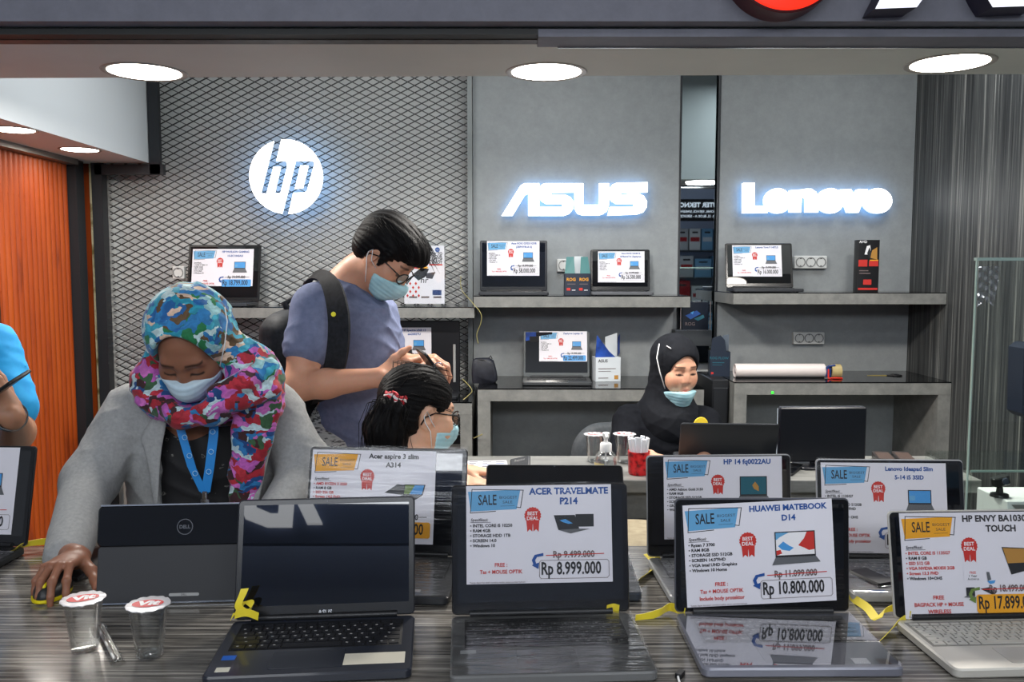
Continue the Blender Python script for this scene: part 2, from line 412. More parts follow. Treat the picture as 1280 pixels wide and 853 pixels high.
SU = [A(628, 114), A(692, 114), A(692, 270), A(806, 270), A(806, 114), A(878, 114), A(878, 270), A(862, 318), A(830, 340), A(800, 347), A(690, 347), A(650, 335), A(630, 300)]
SS2 = [A(882, 150), A(905, 122), A(930, 112), A(1158, 106), A(1158, 178), A(965, 184), A(965, 198)] + [A(x, y) for x, y in ((1090, 186), (1130, 205), (1154, 245), (1150, 290), (1125, 325), (1080, 340), (868, 348), (884, 286), (1060, 282), (1060, 262), (930, 262), (895, 240), (882, 200))]
loc_polys([SLA, SA2, SS1, SU, SS2], t, -.015, .02, 'letter')
t = thing('letter_sign', 'white lit six-letter rounded name sign on the concrete wall nearest the striped wall', 'sign', (W(1020, 250, YS).x, YS, W(1020, 250, YS).z))
B = lambda x, y: (910+x*k, 215+y*k)
LL = [B(105, 82), B(188, 80), B(188, 248), B(280, 248), B(282, 300), B(105, 302)]
def ring(cx, cy, rx, ry): return arc(*B(cx, cy), rx*k, ry*k, 0, 350, 24)
NN = [B(446, 136), B(525, 130), B(560, 124), B(600, 124), B(636, 148), B(650, 190), B(650, 296), B(562, 296), B(562, 195), B(545, 180), B(530, 195), B(524, 296), B(446, 296)]
VV = [B(806, 130), B(888, 128), B(912, 170), B(936, 128), B(1010, 128), B(942, 298), B(866, 298)]
loc_polys([LL, ring(356, 212, 96, 92), NN, ring(740, 212, 96, 92), VV, ring(1082, 212, 104, 92)], t, -.015, .02, 'letter')

# round logo with two slanted letters cut through it
c = W(358.5, 221.5, YS); rr = (W(404.5, 221, YS)-W(312.5, 221, YS)).length/2
t = thing('round_logo_sign', 'round white lit disc with two slanted letters cut through, on the metal screen', 'sign', c)
kk = 2*rr/605.0
def hp(x, y): return ((x-452)*kk, -(y-404)*kk)
def prismxz(b, P, y0, y1):
    n = len(P); a2 = sum(P[i][0]*P[(i+1) % n][1]-P[(i+1) % n][0]*P[i][1] for i in range(n))
    if a2 < 0: P = P[::-1]
    vs = [(x, y0, z) for x, z in P]+[(x, y1, z) for x, z in P]
    b.add(vs, [tuple(range(n)), tuple(range(n, 2*n))[::-1]]+[(i, n+i, n+(i+1) % n, (i+1) % n) for i in range(n)], 0)
db = MB(); prismxz(db, [(rr*math.cos(2*math.pi*i/96), rr*math.sin(2*math.pi*i/96)) for i in range(96)], -.015, -.005)
disc = db.build('disc', [sign_face, halo_m, white_emit_side], t, smooth=0)
cuts = [[hp(376, 60), hp(430, 60), hp(374, 278), hp(450, 278), hp(464, 298), hp(460, 330), hp(402, 538), hp(356, 538), hp(411, 322), hp(350, 322), hp(288, 540), hp(243, 538)],
        [hp(534, 278), hp(674, 278), hp(687, 294), hp(622, 515), hp(600, 532), hp(508, 534), hp(455, 740), hp(405, 740)]]
keep = [hp(571, 312), hp(638, 312), hp(588, 498), hp(521, 503)]
cb = MB()
for P in cuts: prismxz(cb, P, -.05, .05)
cut = cb.build('cutter', sign_face, None, 0); cut.location = c
bpy.context.view_layer.update()
mod = disc.modifiers.new('b', 'BOOLEAN'); mod.object = cut; mod.operation = 'DIFFERENCE'; mod.solver = 'EXACT'
me = bpy.data.meshes.new_from_object(disc.evaluated_get(bpy.context.evaluated_depsgraph_get()))
disc.modifiers.clear(); disc.data = me; bpy.data.objects.remove(cut)
for p in me.polygons: p.material_index = 0 if p.normal.y < -.5 else (1 if p.normal.y > .5 else 2)
kb = MB(); prismxz(kb, keep, -.015, -.005); ko = kb.build('letter_counter', [sign_face, halo_m, white_emit_side], t, smooth=0)
for p in ko.data.polygons: p.material_index = 0 if p.normal.y < -.5 else (1 if p.normal.y > .5 else 2)

# big letters on the fascia: red disc and the feet of a white letter
FYY = fy-.03
t = thing('fascia_disc', 'glossy red lit round emblem with dark rim high on the grey fascia', 'sign', (W(971, 0, FYY).x, FYY, W(971, 20, FYY-.07).z))
rad = .155
b = MB(); Mx = T(0, -.085, rad+.004) @ Matrix.Rotation(R(90), 4, 'X')
b.lathe([(0, 0), (rad-.006, 0), (rad, -.004), (rad, -.085), (0, -.085)], 64, 0, Mx); b.build('rim', mat('sign_rim_red', (70, 16, 22), .4), t)
b = MB(); b.lathe([(0, .004), (rad-.012, .004), (rad-.006, .0005), (0, .0005)], 64, 0, Mx); b.build('face', mat('lit_red', (214, 40, 22), .3, emit=1.1, ecol=(230, 40, 20)), t)
t = thing('fascia_letter', 'large white lit capital letter standing off the grey fascia', 'sign', (W(1190, 0, FYY).x, FYY, W(1190, 10, FYY-.07).z))
cx = t.location.x
def fz_(px, py): p = W(px, py, FYY-.085); return (p.x-cx, p.z-t.location.z)
LEGS = [[fz_(1094, 11), fz_(1146, 9), fz_(1157, -6), fz_(1215, -140), fz_(1170, -140)], [fz_(1241, 9), fz_(1300, 7), fz_(1215, -140), fz_(1170, -140), fz_(1232, -5)], [fz_(1150, -30), fz_(1235, -30), fz_(1222, -58), fz_(1166, -58)]]
for P, nm in zip(LEGS, ('stroke', 'stroke', 'crossbar')):
    b = MB(); n = len(P)
    prismxz(b, P, -.085, 0); o = b.build(nm, [mat('lit_white_sign', (238, 240, 250), .4, emit=.75), mat('sign_rim_dark', (34, 30, 52), .4)], t, smooth=0)
    for p in o.data.polygons: p.material_index = 0 if p.normal.y < -.5 else 1
# ================================================================== sales counter, desks and shelves
def unit_box(b, lo, hi, mi=0): b.box([(a+d)/2 for a, d in zip(lo, hi)], [d-a for a, d in zip(lo, hi)], mi)
# front counter
CB = 1.962
t = thing('sales_counter', 'long front counter with streaked grey top carrying the open laptops', 'counter', (0, 1.45, 0))
b = MB(); b.box((0, 0, TOP-.02), (4.4, 2*(CB-1.45), .04), bev=.002); b.build('counter_top', counter_m, t)
b = MB(); b.box((0, .06, (TOP-.04)/2), (4.3, .80, TOP-.04)); b.build('body', concrete_dark, t)
# middle service table
MF, MBk = 2.60, 2.95
t = thing('service_table', 'narrow grey service table behind the front counter with hand sanitiser on it', 'table', (.62, 2.77, 0))
b = MB(); x0 = W(566, 590, 2.75).x-.62; x1 = 1.46-.62
b.box(((x0+x1)/2, 0, TOP-.02), (x1-x0, MBk-MF, .04), bev=.002); b.build('table_top', counter2_m, t)
b = MB(); b.box(((x0+x1)/2, -.10, TOP-.04-.05), (x1-x0-.04, .02, .10)); b.build('apron', concrete_dark, t)
for sx in (x0+.05, x1-.05):
    b = MB(); b.box((sx, .02, (TOP-.04)/2), (.05, .26, TOP-.04)); b.build('side_panel', concrete_dark, t)

def shelf(px0, px1, py_top, Yf, th, label, Yb=YB-.002, cutr=None):
    zt = W(640, py_top, Yf).z; x0 = W(px0, py_top, Yf).x; x1 = W(px1, py_top, Yf).x if cutr is None else cutr
    t = thing('wall_shelf', label, 'shelf', ((x0+x1)/2, Yb, zt-th)); h = (x1-x0)/2; d = Yb-Yf
    b = MB(); b.box((0, -d/2, th/2-.002), (2*h, d, th-.004), bev=.001); b.build('board', concrete_dark, t)
    b = MB(); b.box((0, -d/2, th-.002), (2*h, d, .004)); b.build('gloss_top', black_gloss, t)
    return zt
Z_as = shelf(592, 863, 370, 4.26, .058, 'grey wall shelf under the slanted four-letter lit name')
Z_le = shelf(917, 0, 366, 4.20, .058, 'grey wall shelf under the six-letter rounded lit name', cutr=XR-.003)
Z_hp = shelf(183, 593, 384, 4.28, .056, 'grey shelf on the metal screen wall behind the man', Yb=YB-.03)
def desk(px0, px1, py_top, Yf, label, legw=.062, th=.062, Yb=YB-.002, cutr=None, cutl=None):
    zt = W(640, py_top, Yf).z; x0 = W(px0, py_top, Yf).x if cutl is None else cutl; x1 = W(px1, py_top, Yf).x if cutr is None else cutr
    t = thing('display_desk', label, 'desk', ((x0+x1)/2, Yb, 0)); h = (x1-x0)/2; d = Yb-Yf
    b = MB(); b.box((0, -d/2, zt-th/2-.003), (2*h, d, th-.006)); b.build('desk_top', concrete_dark, t)
    b = MB(); b.box((0, -d/2, zt-.002), (2*h, d, .005)); b.build('gloss_top', black_gloss, t)
    for s in (-1, 1):
        b = MB(); b.box((s*(h-legw/2), -d/2, (zt-th)/2), (legw, d-.002, zt-th)); b.build('side_panel', concrete_dark, t)
    return zt
Z_asd = desk(597, 880, 486, 4.10, 'grey display desk below the slanted four-letter lit name, with black glass top')
Z_led = desk(918, 0, 478, 4.12, 'grey display desk in the corner by the striped wall, with black glass top', cutr=XR-.003)
Z_hpd = desk(150, 590, 503, 4.12, 'grey display desk before the metal screen, mostly hidden behind the standing man', legw=.058, Yb=YB-.035)
# dark side of the corner desk
# dark modesty cabinet between the desks
xq0, xq1 = W(884, 500, 4.3).x, W(918, 478, 4.12).x-.006
t = thing('black_cabinet', 'black cabinet in the gap between the two grey desks', 'cabinet', ((xq0+xq1)/2, 4.38, 0))
b = MB(); b.box((0, 0, .46), (xq1-xq0, .36, .90), bev=.004); b.build('body', mat('cabinet_black', (22, 24, 28), .5), t)
b = MB(); b.box((0, -.183, .45), (xq1-xq0-.012, .008, .84), bev=.002); b.build('door', mat('cabinet_black2', (26, 28, 32), .4), t)

# ------------------------------------------------------------------ glass showcase on the right
gl = film('showcase_glass', (246, 250, 248), .06, .01, base=.012)
ge = mat('glass_edge', (150, 172, 164), .15, spec=.6)
Yg = 2.28; p = W(1221, 326, Yg); x0 = p.x; zt = p.z; x1 = x0+.62; Yg2 = Yg+.42
t = thing('glass_screen', 'upright clear glass screen with polished edges at the right edge of the counter', 'glass screen', ((x0+x1)/2, Yg, 0))
ox, oy = t.location.x, t.location.y
zb = .62
b = MB(); b.box((0, .003, (zb+zt)/2), (x1-x0, .006, zt-zb)); b.build('pane', gl, t)
b = MB(); b.box((x0-ox, 0, (zb+zt)/2), (.0025, .007, zt-zb)); b.build('polished_edge', ge, t)
b = MB(); b.box((0, .003, zt+.004), (x1-x0+.004, .016, .008)); b.build('top_rail', ge, t)
b = MB(); b.box((0, .18, zb/2), (x1-x0, .42, zb-.002)); b.build('plinth', mat('showcase_plinth', (200, 202, 200), .5), t)
# crinkled clear tape on its corner
b = MB(); q0, q1 = W(1223, 333, Yg-.004), W(1248, 384, Yg-.004)
def tp(u, v): return (q0.x-ox+(q1.x-q0.x)*u*(1-.25*v), Yg-.0045-oy-.004*abs(math.sin(7*u+9*v)*math.cos(13*v-5*u)), q0.z+(q1.z-q0.z)*v*(1-.12*math.sin(3*u)))
b.grid(tp, 10, 16); b.build('tape', film('crinkled_tape', (235, 238, 236), .6, .15, base=.16), t)
tg = t
zsf = W(1240, 577, 2.45).z
t = thing('acrylic_cover', 'low clear acrylic cover over the white display box behind the glass screen', 'display cover', (x0+.30, 2.47, zb))
b = MB(); b.box((0, 0, zsf-zb-.003), (.52, .26, .006)); b.build('top', gl, t)
for s_ in (-1, 1): b = MB(); b.box((s_*.257, 0, (zsf-zb-.006)/2), (.006, .26, zsf-zb-.006)); b.build('side', gl, t)
b = MB(); b.box((0, -.131, zsf-zb-.003), (.52, .002, .006)); b.build('edge', ge, t)
# white tray with a small dark stand inside
p0 = W(1262, 640, 2.42)
t = thing('display_box', 'white open display box with dark triangular print behind the glass screen', 'box', (W(1275, 630, 2.46).x, 2.46, zb))
b = MB(); zt2 = W(1262, 622, 2.42).z-zb
b.box((0, 0, zt2/2), (.17, .16, zt2), bev=.003); b.build('body', white_plastic, t)
b = MB(); b.add([(-.075, -.083, zt2-.01), (.06, -.083, zt2-.01), (0, -.083, zt2-.085)], [(2, 1, 0)]); b.add([(-.02, -.0835, zt2-.03), (.02, -.0835, zt2-.03), (0, -.0835, zt2-.06)], [(2, 1, 0)], 1)
b.build('printed_front', [mat('box_print', (120, 118, 116), .5), mat('box_print_red', (120, 60, 60), .5)], t)
t = thing('webcam', 'small black clip-on camera standing on the white display box', 'camera', (W(1252, 617, 2.42).x, 2.43, zb+zt2))
b = MB(); b.lathe([(0, 0), (.026, 0), (.024, .008), (.010, .012), (.008, .03), (.012, .034), (0, .036)], 20); b.build('foot', black_plastic, t)
b = MB(); b.rprism(.05, .03, .012, .026, .003, M=T(.004, 0, .034) @ Matrix.Rotation(R(-14), 4, 'Y')); b.build('body', black_plastic, t)
b = MB(); b.lathe([(0, .004), (.009, .004), (.011, 0), (0, 0)], 20, M=T(.006, -.0155, .048) @ Matrix.Rotation(R(90), 4, 'X')); b.build('lens', mat('lens', (60, 66, 80), .05, spec=.8), t)
# dark chair back far right
t = thing('tall_speaker', 'dark blue-black tapered speaker at the right edge behind the glass screen', 'speaker', (W(1286, 500, 3.3).x, 3.3, 0))
b = MB(); zt3 = W(1280, 428, 3.3).z; b.prism([(-.055, .9), (-.03, .9-.02), (.09, .88), (.09, zt3), (-.035, zt3), (-.06, zt3-.02)], -.05, .05, 0, Matrix.Rotation(R(90), 4, 'X')); b.build('body', mat('speaker_blue', (26, 32, 46), .4), t)
b = MB(); b.box((.02, 0, .44), (.05, .05, .88)); b.box((.02, 0, .01), (.2, .24, .02)); b.build('stand', dark_metal, t)

# ------------------------------------------------------------------ wall sockets
def socket(px0, px1, py0, py1, n, label, group=None, Y=YB):
    a, c = W(px0, py0, Y), W(px1, py1, Y); w, h = c.x-a.x, a.z-c.z
    t = thing('wall_socket', label, 'socket', ((a.x+c.x)/2, Y-.001, c.z), group=group)
    RX = Matrix.Rotation(R(90), 4, 'X')
    b = MB(); b.rprism(w, h, .006, .03, .003, M=T(0, 0, h/2) @ RX); b.build('housing', mat('socket_white', (205, 206, 204), .35), t)
    for i in range(n):
        x = (i-(n-1)/2)*w/n*.94; rr_ = min(h*.36, w/n*.40)
        b = MB(); Mx = T(x, -.030, h/2) @ RX
        b.lathe([(rr_*1.12, 0), (rr_*1.12, .003), (rr_*.95, .003), (rr_*.9, -.006), (0, -.006)], 24, 0, Mx)
        for s in (-1, 1): b.lathe([(rr_*.14, -.0055), (0, -.0055)], 10, 1, Mx @ T(s*rr_*.42, 0, .001))
        for s in (-1, 1): b.box((0, s*rr_*.82, -.002), (rr_*.35, rr_*.16, .007), 1, Mx)
        b.build('outlet', [mat('socket_cup', (120, 122, 122), .4), mat('socket_hole', (30, 30, 30), .5)], t)
socket(218, 233, 333, 349, 1, 'white single wall socket on the metal screen, beside the laptop above the patterned scarf', Y=YB-.028)
socket(991, 1031, 320, 336, 3, 'white triple wall socket above the corner shelf')
socket(990, 1028, 415, 430, 3, 'white triple wall socket below the corner shelf')
socket(696, 712, 324, 340, 1, 'white wall socket half hidden by the dark open-top carton')

# ------------------------------------------------------------------ seats
fab = noisy('black_upholstery', [(.3, (24, 26, 30)), (.7, (40, 43, 48))], nscale=60, rough=.8)
beige = noisy('beige_upholstery', [(.3, (140, 128, 104)), (.7, (164, 152, 126))], nscale=40, rough=.75)
def stool(loc, zs_, label, mtop, r=.17):
    t = thing('stool', label, 'stool', loc)
    b = MB(); b.lathe([(0, zs_-.10), (r*.9, zs_-.10), (r, zs_-.08), (r*1.02, zs_-.04), (r*.95, zs_-.012), (r*.6, zs_), (0, zs_+.004)], 36); b.build('seat', mtop, t, 60)
    b = MB(); b.lathe([(.024, .02), (.024, zs_-.1)], 16); b.build('column', chrome, t)
    b = MB(); b.lathe([(0, .0), (.19, 0), (.19, .012), (.03, .03), (.024, .05), (0, .05)], 32); b.build('foot', chrome, t)
    return t
stool((W(797, 664, 2.3).x, 2.3, 0), W(797, 664, 2.3).z, 'beige padded round stool in the gap between the sale laptops', beige, .16)
def chair(loc, yaw, label, m, zs_=.46, zt=.95, w=.46, frame_m=None, back_m=None):
    t = thing('swivel_chair', label, 'chair', loc, yaw)            # faces local +y
    b = MB(); b.rprism(w, .44, .10, .07, .03, M=T(0, 0, zs_-.07), seg=8); b.build('seat', m, t, 60)
    b = MB(); hb = zt-zs_-.06
    Mx = T(0, -.22, zs_+.06+hb/2) @ Matrix.Rotation(R(90), 4, 'X'); b.rprism(w*.96, hb, .14, .055, .025, M=Mx, seg=10); b.build('backrest', back_m or m, t, 60)
    b = MB(); b.tube([(0, -.20, zs_-.06), (0, -.30, zs_-.04), (0, -.30, zs_+.25)], .018); b.build('back_support', frame_m or black_plastic, t)
    b = MB(); b.lathe([(.028, .09), (.028, zs_-.07)], 16); b.build('column', chrome, t)
    b = MB()
    for k in range(5):
        a = 2*math.pi*k/5; b.tube([(0, 0, .10), (.15*math.cos(a), .15*math.sin(a), .085), (.26*math.cos(a), .26*math.sin(a), .06)], [.022, .018, .014])
    b.build('star_base', frame_m or black_plastic, t)
    for k in range(5):
        a = 2*math.pi*k/5; b = MB(); b.lathe([(0, -.012), (.022, -.012), (.028, -.006), (.028, .006), (.022, .012), (0, .012)], 16, M=T(.26*math.cos(a), .26*math.sin(a), .028) @ Matrix.Rotation(a, 4, 'Z') @ Matrix.Rotation(R(90), 4, 'Y')); b.build('caster', black_plastic, t)
    return t
# ================================================================== price cards and laptops
paper = noisy('card_paper', [(.3, (222, 220, 228)), (.7, (230, 228, 235))], nscale=4, rough=.38, spec=.5)
INK = [paper, mat('ink_black', (30, 30, 34), .5), mat('ink_blue', (30, 78, 150), .5), mat('ink_red', (196, 50, 44), .5), mat('ink_sky', (98, 162, 206), .5),
       mat('ink_orange', (232, 162, 34), .5), mat('ink_grey', (110, 96, 96), .5), mat('ink_dark', (52, 50, 54), .5), mat('ink_green', (104, 130, 62), .5),
       mat('ink_white', (236, 234, 236), .5), mat('ink_lap', (36, 38, 42), .5), mat('ink_lapgrey', (96, 98, 102), .5), mat('ink_teal', (26, 92, 108), .5), mat('ink_gold', (178, 130, 60), .5), mat('ink_sky2', (72, 150, 214), .5)]
I = dict(paper=0, black=1, blue=2, red=3, sky=4, orange=5, grey=6, dark=7, green=8, white=9, lap=10, lapgrey=11, teal=12, gold=13, sky2=14)
def card_mesh(s):
    """printed price card; local plane x right, y up, top-left corner at the origin, one unit wide"""
    b = MB(); H = s.get('h', .66); th = .004
    b.add([(0, -H, -th), (1, -H, -th), (1, 0, -th), (0, 0, -th), (0, -H, 0), (1, -H, 0), (1, 0, 0), (0, 0, 0)],
          [(3, 2, 1, 0), (4, 5, 6, 7), (0, 1, 5, 4), (1, 2, 6, 5), (2, 3, 7, 6), (3, 0, 4, 7)], 0)
    z = [.0012]
    def P(pts, c): z[0] += .0001; b.poly([(x, -y, z[0]) for x, y in pts][::-1], I[c])
    def line(pts, w, c, close=False):
        z[0] += .0001; n = len(pts)
        for i in range(n if close else n-1):
            a, d = Vector(pts[i]), Vector(pts[(i+1) % n]); u = (d-a).normalized()*w/2; nn = Vector((-u.y, u.x))
            a2, d2 = a-u, d+u
            b.poly([(q.x, -q.y, z[0]) for q in (a2-nn, d2-nn, d2+nn, a2+nn)][::-1], I[c])
    def tx(body, x, y, size, c, align='l', bold=.0, **k): z[0] += .0001; text(b, body, x, -y, size, I[c], align=align, bold=bold, z=z[0], **k)
    def disc(x, y, r, c, n=24, wob=0): P([(x+(r+(wob if i % 2 else 0))*math.cos(2*math.pi*i/n), y+(r+(wob if i % 2 else 0))*math.sin(2*math.pi*i/n)) for i in range(n)], c)
    bc = s.get('banner', 'sky')
    P([(.012, .038), (.372, .028), (.345, .160), (.030, .172)], bc)
    line([(.040, .022), (.392, .032), (.372, .150), (.345, .146)], .005, 'black'); line([(.040, .022), (.028, .182), (.20, .172)], .005, 'black')
    tx('SALE', .082, .128, .098, 'black', bold=.012, xs=.62)
    tx('BIGGEST', .228, .088, .026, 'dark', xs=1.25); tx('SALE', .25, .120, .026, 'dark', xs=1.25); line([(.235, .138), (.33, .136)], .002, 'dark')
    tc = s.get('tc', 'blue')
    for i, l in enumerate(s['title']):
        sz = s.get('ts', .062); tx(l, s.get('tx', .705), .062+.068*i, sz, tc, 'c', bold=.036, xs=s.get('txs', 1.0))
    # rosette
    rx, ry = s.get('badge', (.455, .205))
    P([(rx-.045, ry+.03), (rx-.038, ry+.11), (rx-.022, ry+.092), (rx-.004, ry+.108), (rx, ry+.04)], 'red'); P([(rx+.045, ry+.03), (rx+.040, ry+.11), (rx+.022, ry+.092), (rx+.004, ry+.108), (rx, ry+.04)], 'red')
    disc(rx, ry, .054, 'red', 36, .005); tx('BEST', rx, ry-.003, .034, 'white', 'c', bold=.02); tx('DEAL', rx, ry+.030, .034, 'white', 'c', bold=.02)
    # specification list
    y0 = .238; tx('Spesifikasi:', .030, y0, .028, 'dark', slant=.18, bold=.015); line([(.030, y0+.008), (.165, y0+.008)], .003, 'dark')
    reds = s.get('reds', ())
    for i, l in enumerate(s['spec']): tx('• '+l, .026, y0+.040+.0335*i, .029, 'red' if i in reds else 'black', bold=.03)
    # laptop picture
    kind = s.get('pic', 'dark'); px_, py_ = .735, .275
    if kind == 'dark':
        P([(.75, .20), (.875, .20), (.875, .285), (.75, .285)], 'lap'); P([(.60, .205), (.745, .205), (.775, .300), (.63, .305)], 'lap'); P([(.63, .305), (.775, .298), (.85, .300), (.715, .330)], 'lapgrey'); P([(.64, .24), (.68, .232), (.73, .262), (.70, .265), (.66, .252)], 'sky2')
    elif kind == 'red':
        P([(.605, .205), (.875, .205), (.875, .375), (.605, .375)], 'lap'); P([(.612, .212), (.868, .212), (.868, .362), (.612, .362)], 'white')
        P([(.76, .30), (.80, .255), (.82, .212), (.868, .212), (.868, .33), (.83, .335), (.80, .318)], 'red'); P([(.625, .30), (.66, .27), (.70, .30), (.73, .315), (.70, .335), (.65, .325)], 'sky2'); P([(.612, .212), (.70, .212), (.64, .24), (.612, .26)], 'sky'); P([(.612, .33), (.64, .325), (.65, .35), (.612, .362)], 'red')
        P([(.605, .375), (.875, .375), (.905, .415), (.580, .425)], 'lapgrey')
    elif kind == 'green':
        P([(.60, .33), (.70, .262), (.76, .268), (.75, .345)], 'lap'); P([(.755, .262), (.925, .262), (.905, .345), (.745, .345)], 'lap'); P([(.765, .268), (.84, .268), (.80, .338), (.755, .338)], 'green'); P([(.84, .268), (.915, .268), (.897, .338), (.80, .338)], 'sky2'); P([(.66, .37), (.75, .345), (.905, .345), (.85, .38)], 'lapgrey')
    elif kind == 'teal':
        P([(.64, .165), (.87, .165), (.87, .33), (.64, .33)], 'lap'); P([(.648, .172), (.862, .172), (.862, .315), (.648, .315)], 'teal'); P([(.77, .21), (.80, .25), (.80, .29), (.76, .27), (.745, .24)], 'gold'); P([(.635, .33), (.875, .33), (.885, .345), (.63, .345)], 'lapgrey')
    elif kind == 'blue':
        P([(.69, .215), (.875, .215), (.875, .33), (.69, .33)], 'lap'); P([(.697, .222), (.868, .222), (.868, .318), (.697, .318)], 'sky2'); P([(.70, .26), (.745, .26), (.745, .30), (.70, .30)], 'sky'); P([(.69, .33), (.875, .33), (.905, .395), (.665, .395)], 'lapgrey')
    elif kind == 'gold':
        P([(.70, .235), (.875, .245), (.905, .385), (.755, .420)], 'lap'); P([(.708, .242), (.868, .250), (.896, .340), (.735, .345)], 'gold')
        P([(.42, .385), (.55, .385), (.55, .455), (.42, .455)], 'paper'); tx('FREE', .485, .41, .022, 'red', 'c', bold=.02); tx('1 Year', .485, .432, .022, 'black', 'c', bold=.02); tx('Antivirus', .485, .452, .022, 'dark', 'c', bold=.01)
        P([(.43, .50), (.49, .50), (.49, .555), (.43, .555)], 'lap'); P([(.41, .565), (.43, .555), (.49, .555), (.485, .572)], 'lapgrey'); P([(.53, .51), (.60, .50), (.645, .53), (.62, .555)], 'lap'); P([(.58, .40), (.60, .40), (.61, .45), (.585, .46)], 'lapgrey'); P([(.58, .46), (.64, .455), (.63, .475), (.60, .48)], 'sky2')
    # old price, arrow, new price
    dy = s.get('dy', 0)
    tx(s['old'], .735, .49+dy, .062, s.get('oldc', 'grey'), 'c', bold=.03, width=.285); line([(.545, .475+dy), (.94, .468+dy)], .006, 'red' if s.get('oldc') != 'dark' else 'dark')
    ac = s.get('ac', 'blue' if bc == 'sky' else 'green')
    pts = [(.525, .468), (.475, .472), (.452, .50), (.458, .525)]
    P([(.525+0, .458+dy), (.525, .478+dy), (.482, .484+dy), (.468, .505+dy), (.475, .528+dy), (.495, .522+dy), (.490, .565+dy), (.445, .540+dy), (.455, .533+dy), (.445, .505+dy), (.465, .470+dy)], ac)
    bx0, bx1, by0, by1 = .497, .975, .508+dy, .630+dy
    cr = [(bx0+.012, by0), (bx1-.012, by0), (bx1, by0+.012), (bx1, by1-.012), (bx1-.012, by1), (bx0+.012, by1), (bx0, by1-.012), (bx0, by0+.012)]
    pb = s.get('pbox')
    if pb: P(cr, pb)
    else: line(cr, .003, 'grey', True)
    tx(s['new'], (bx0+bx1)/2-.02, by1-.028, .118, 'black', 'c', bold=.022, width=.41)
    for i, l in enumerate(s['free']): tx(l, .235, .545+.046*i+s.get('fdy', 0), .036, 'red', 'c', bold=.02, width=s.get('fw', (.085, .29, .30))[i] if i < 3 else None)
    tx('*harga dapat berubah sewaktu-waktu tanpa pemberitahuan', .02, H-.006, .016, 'grey', slant=.1)
    return b
def key_rows(b, w, d, z, rows=6, cols=14, gap=.0030, M=None, numpad=False):
    rh = d/rows; rr_ = random.Random(3)
    for r in range(rows):
        y = d/2-rh*(r+.5); h = rh*(.62 if r == 0 else 1)-gap
        if r == rows-1: ks = [1.2, 1, 1, 1.1, 5.2, 1.1, 1, 1, 1, 1]
        elif r == 1: ks = [1]*(cols-1)+[1.7]
        elif r == 2: ks = [1.5]+[1]*(cols-2)+[1.2]
        elif r == 3: ks = [1.8]+[1]*(cols-3)+[1.9]
        elif r == 4: ks = [2.3]+[1]*(cols-4)+[2.4]
        else: ks = [1]*(cols+1)
        u = w/sum(ks); x = -w/2
        for k in ks:
            b.box((x+k*u/2, y, z+.0008), (k*u-gap, h, .0016), 0, M)
            if k < 3 and r > 0: b.box((x+k*u/2-.1*u, y+h*.12, z+.00165), (min(.0042, k*u*.3), .0028, .0002), 1, M)
            x += k*u
def plastic(col, rough=.3, name=None, coat=.0, metal=0): return mat(name or 'shell_%d_%d_%d_%d' % (*col, int(rough*100)), col, rough, metal, coat=coat)
SCREEN = mat('screen_glass', (14, 16, 20), .015, spec=1.0)
wrapm = film('plastic_wrap', (252, 252, 252), .06, .16, bump=.25, bscale=1, bstretch=(4, 30, 40), base=.010)
wrapd = film('plastic_wrap_deck', (252, 252, 252), .16, .10, bump=.4, bscale=1, bstretch=(5, 70, 20), base=.12)
clearm = film('clear_protector', (253, 253, 253), .10, .02, base=.05)
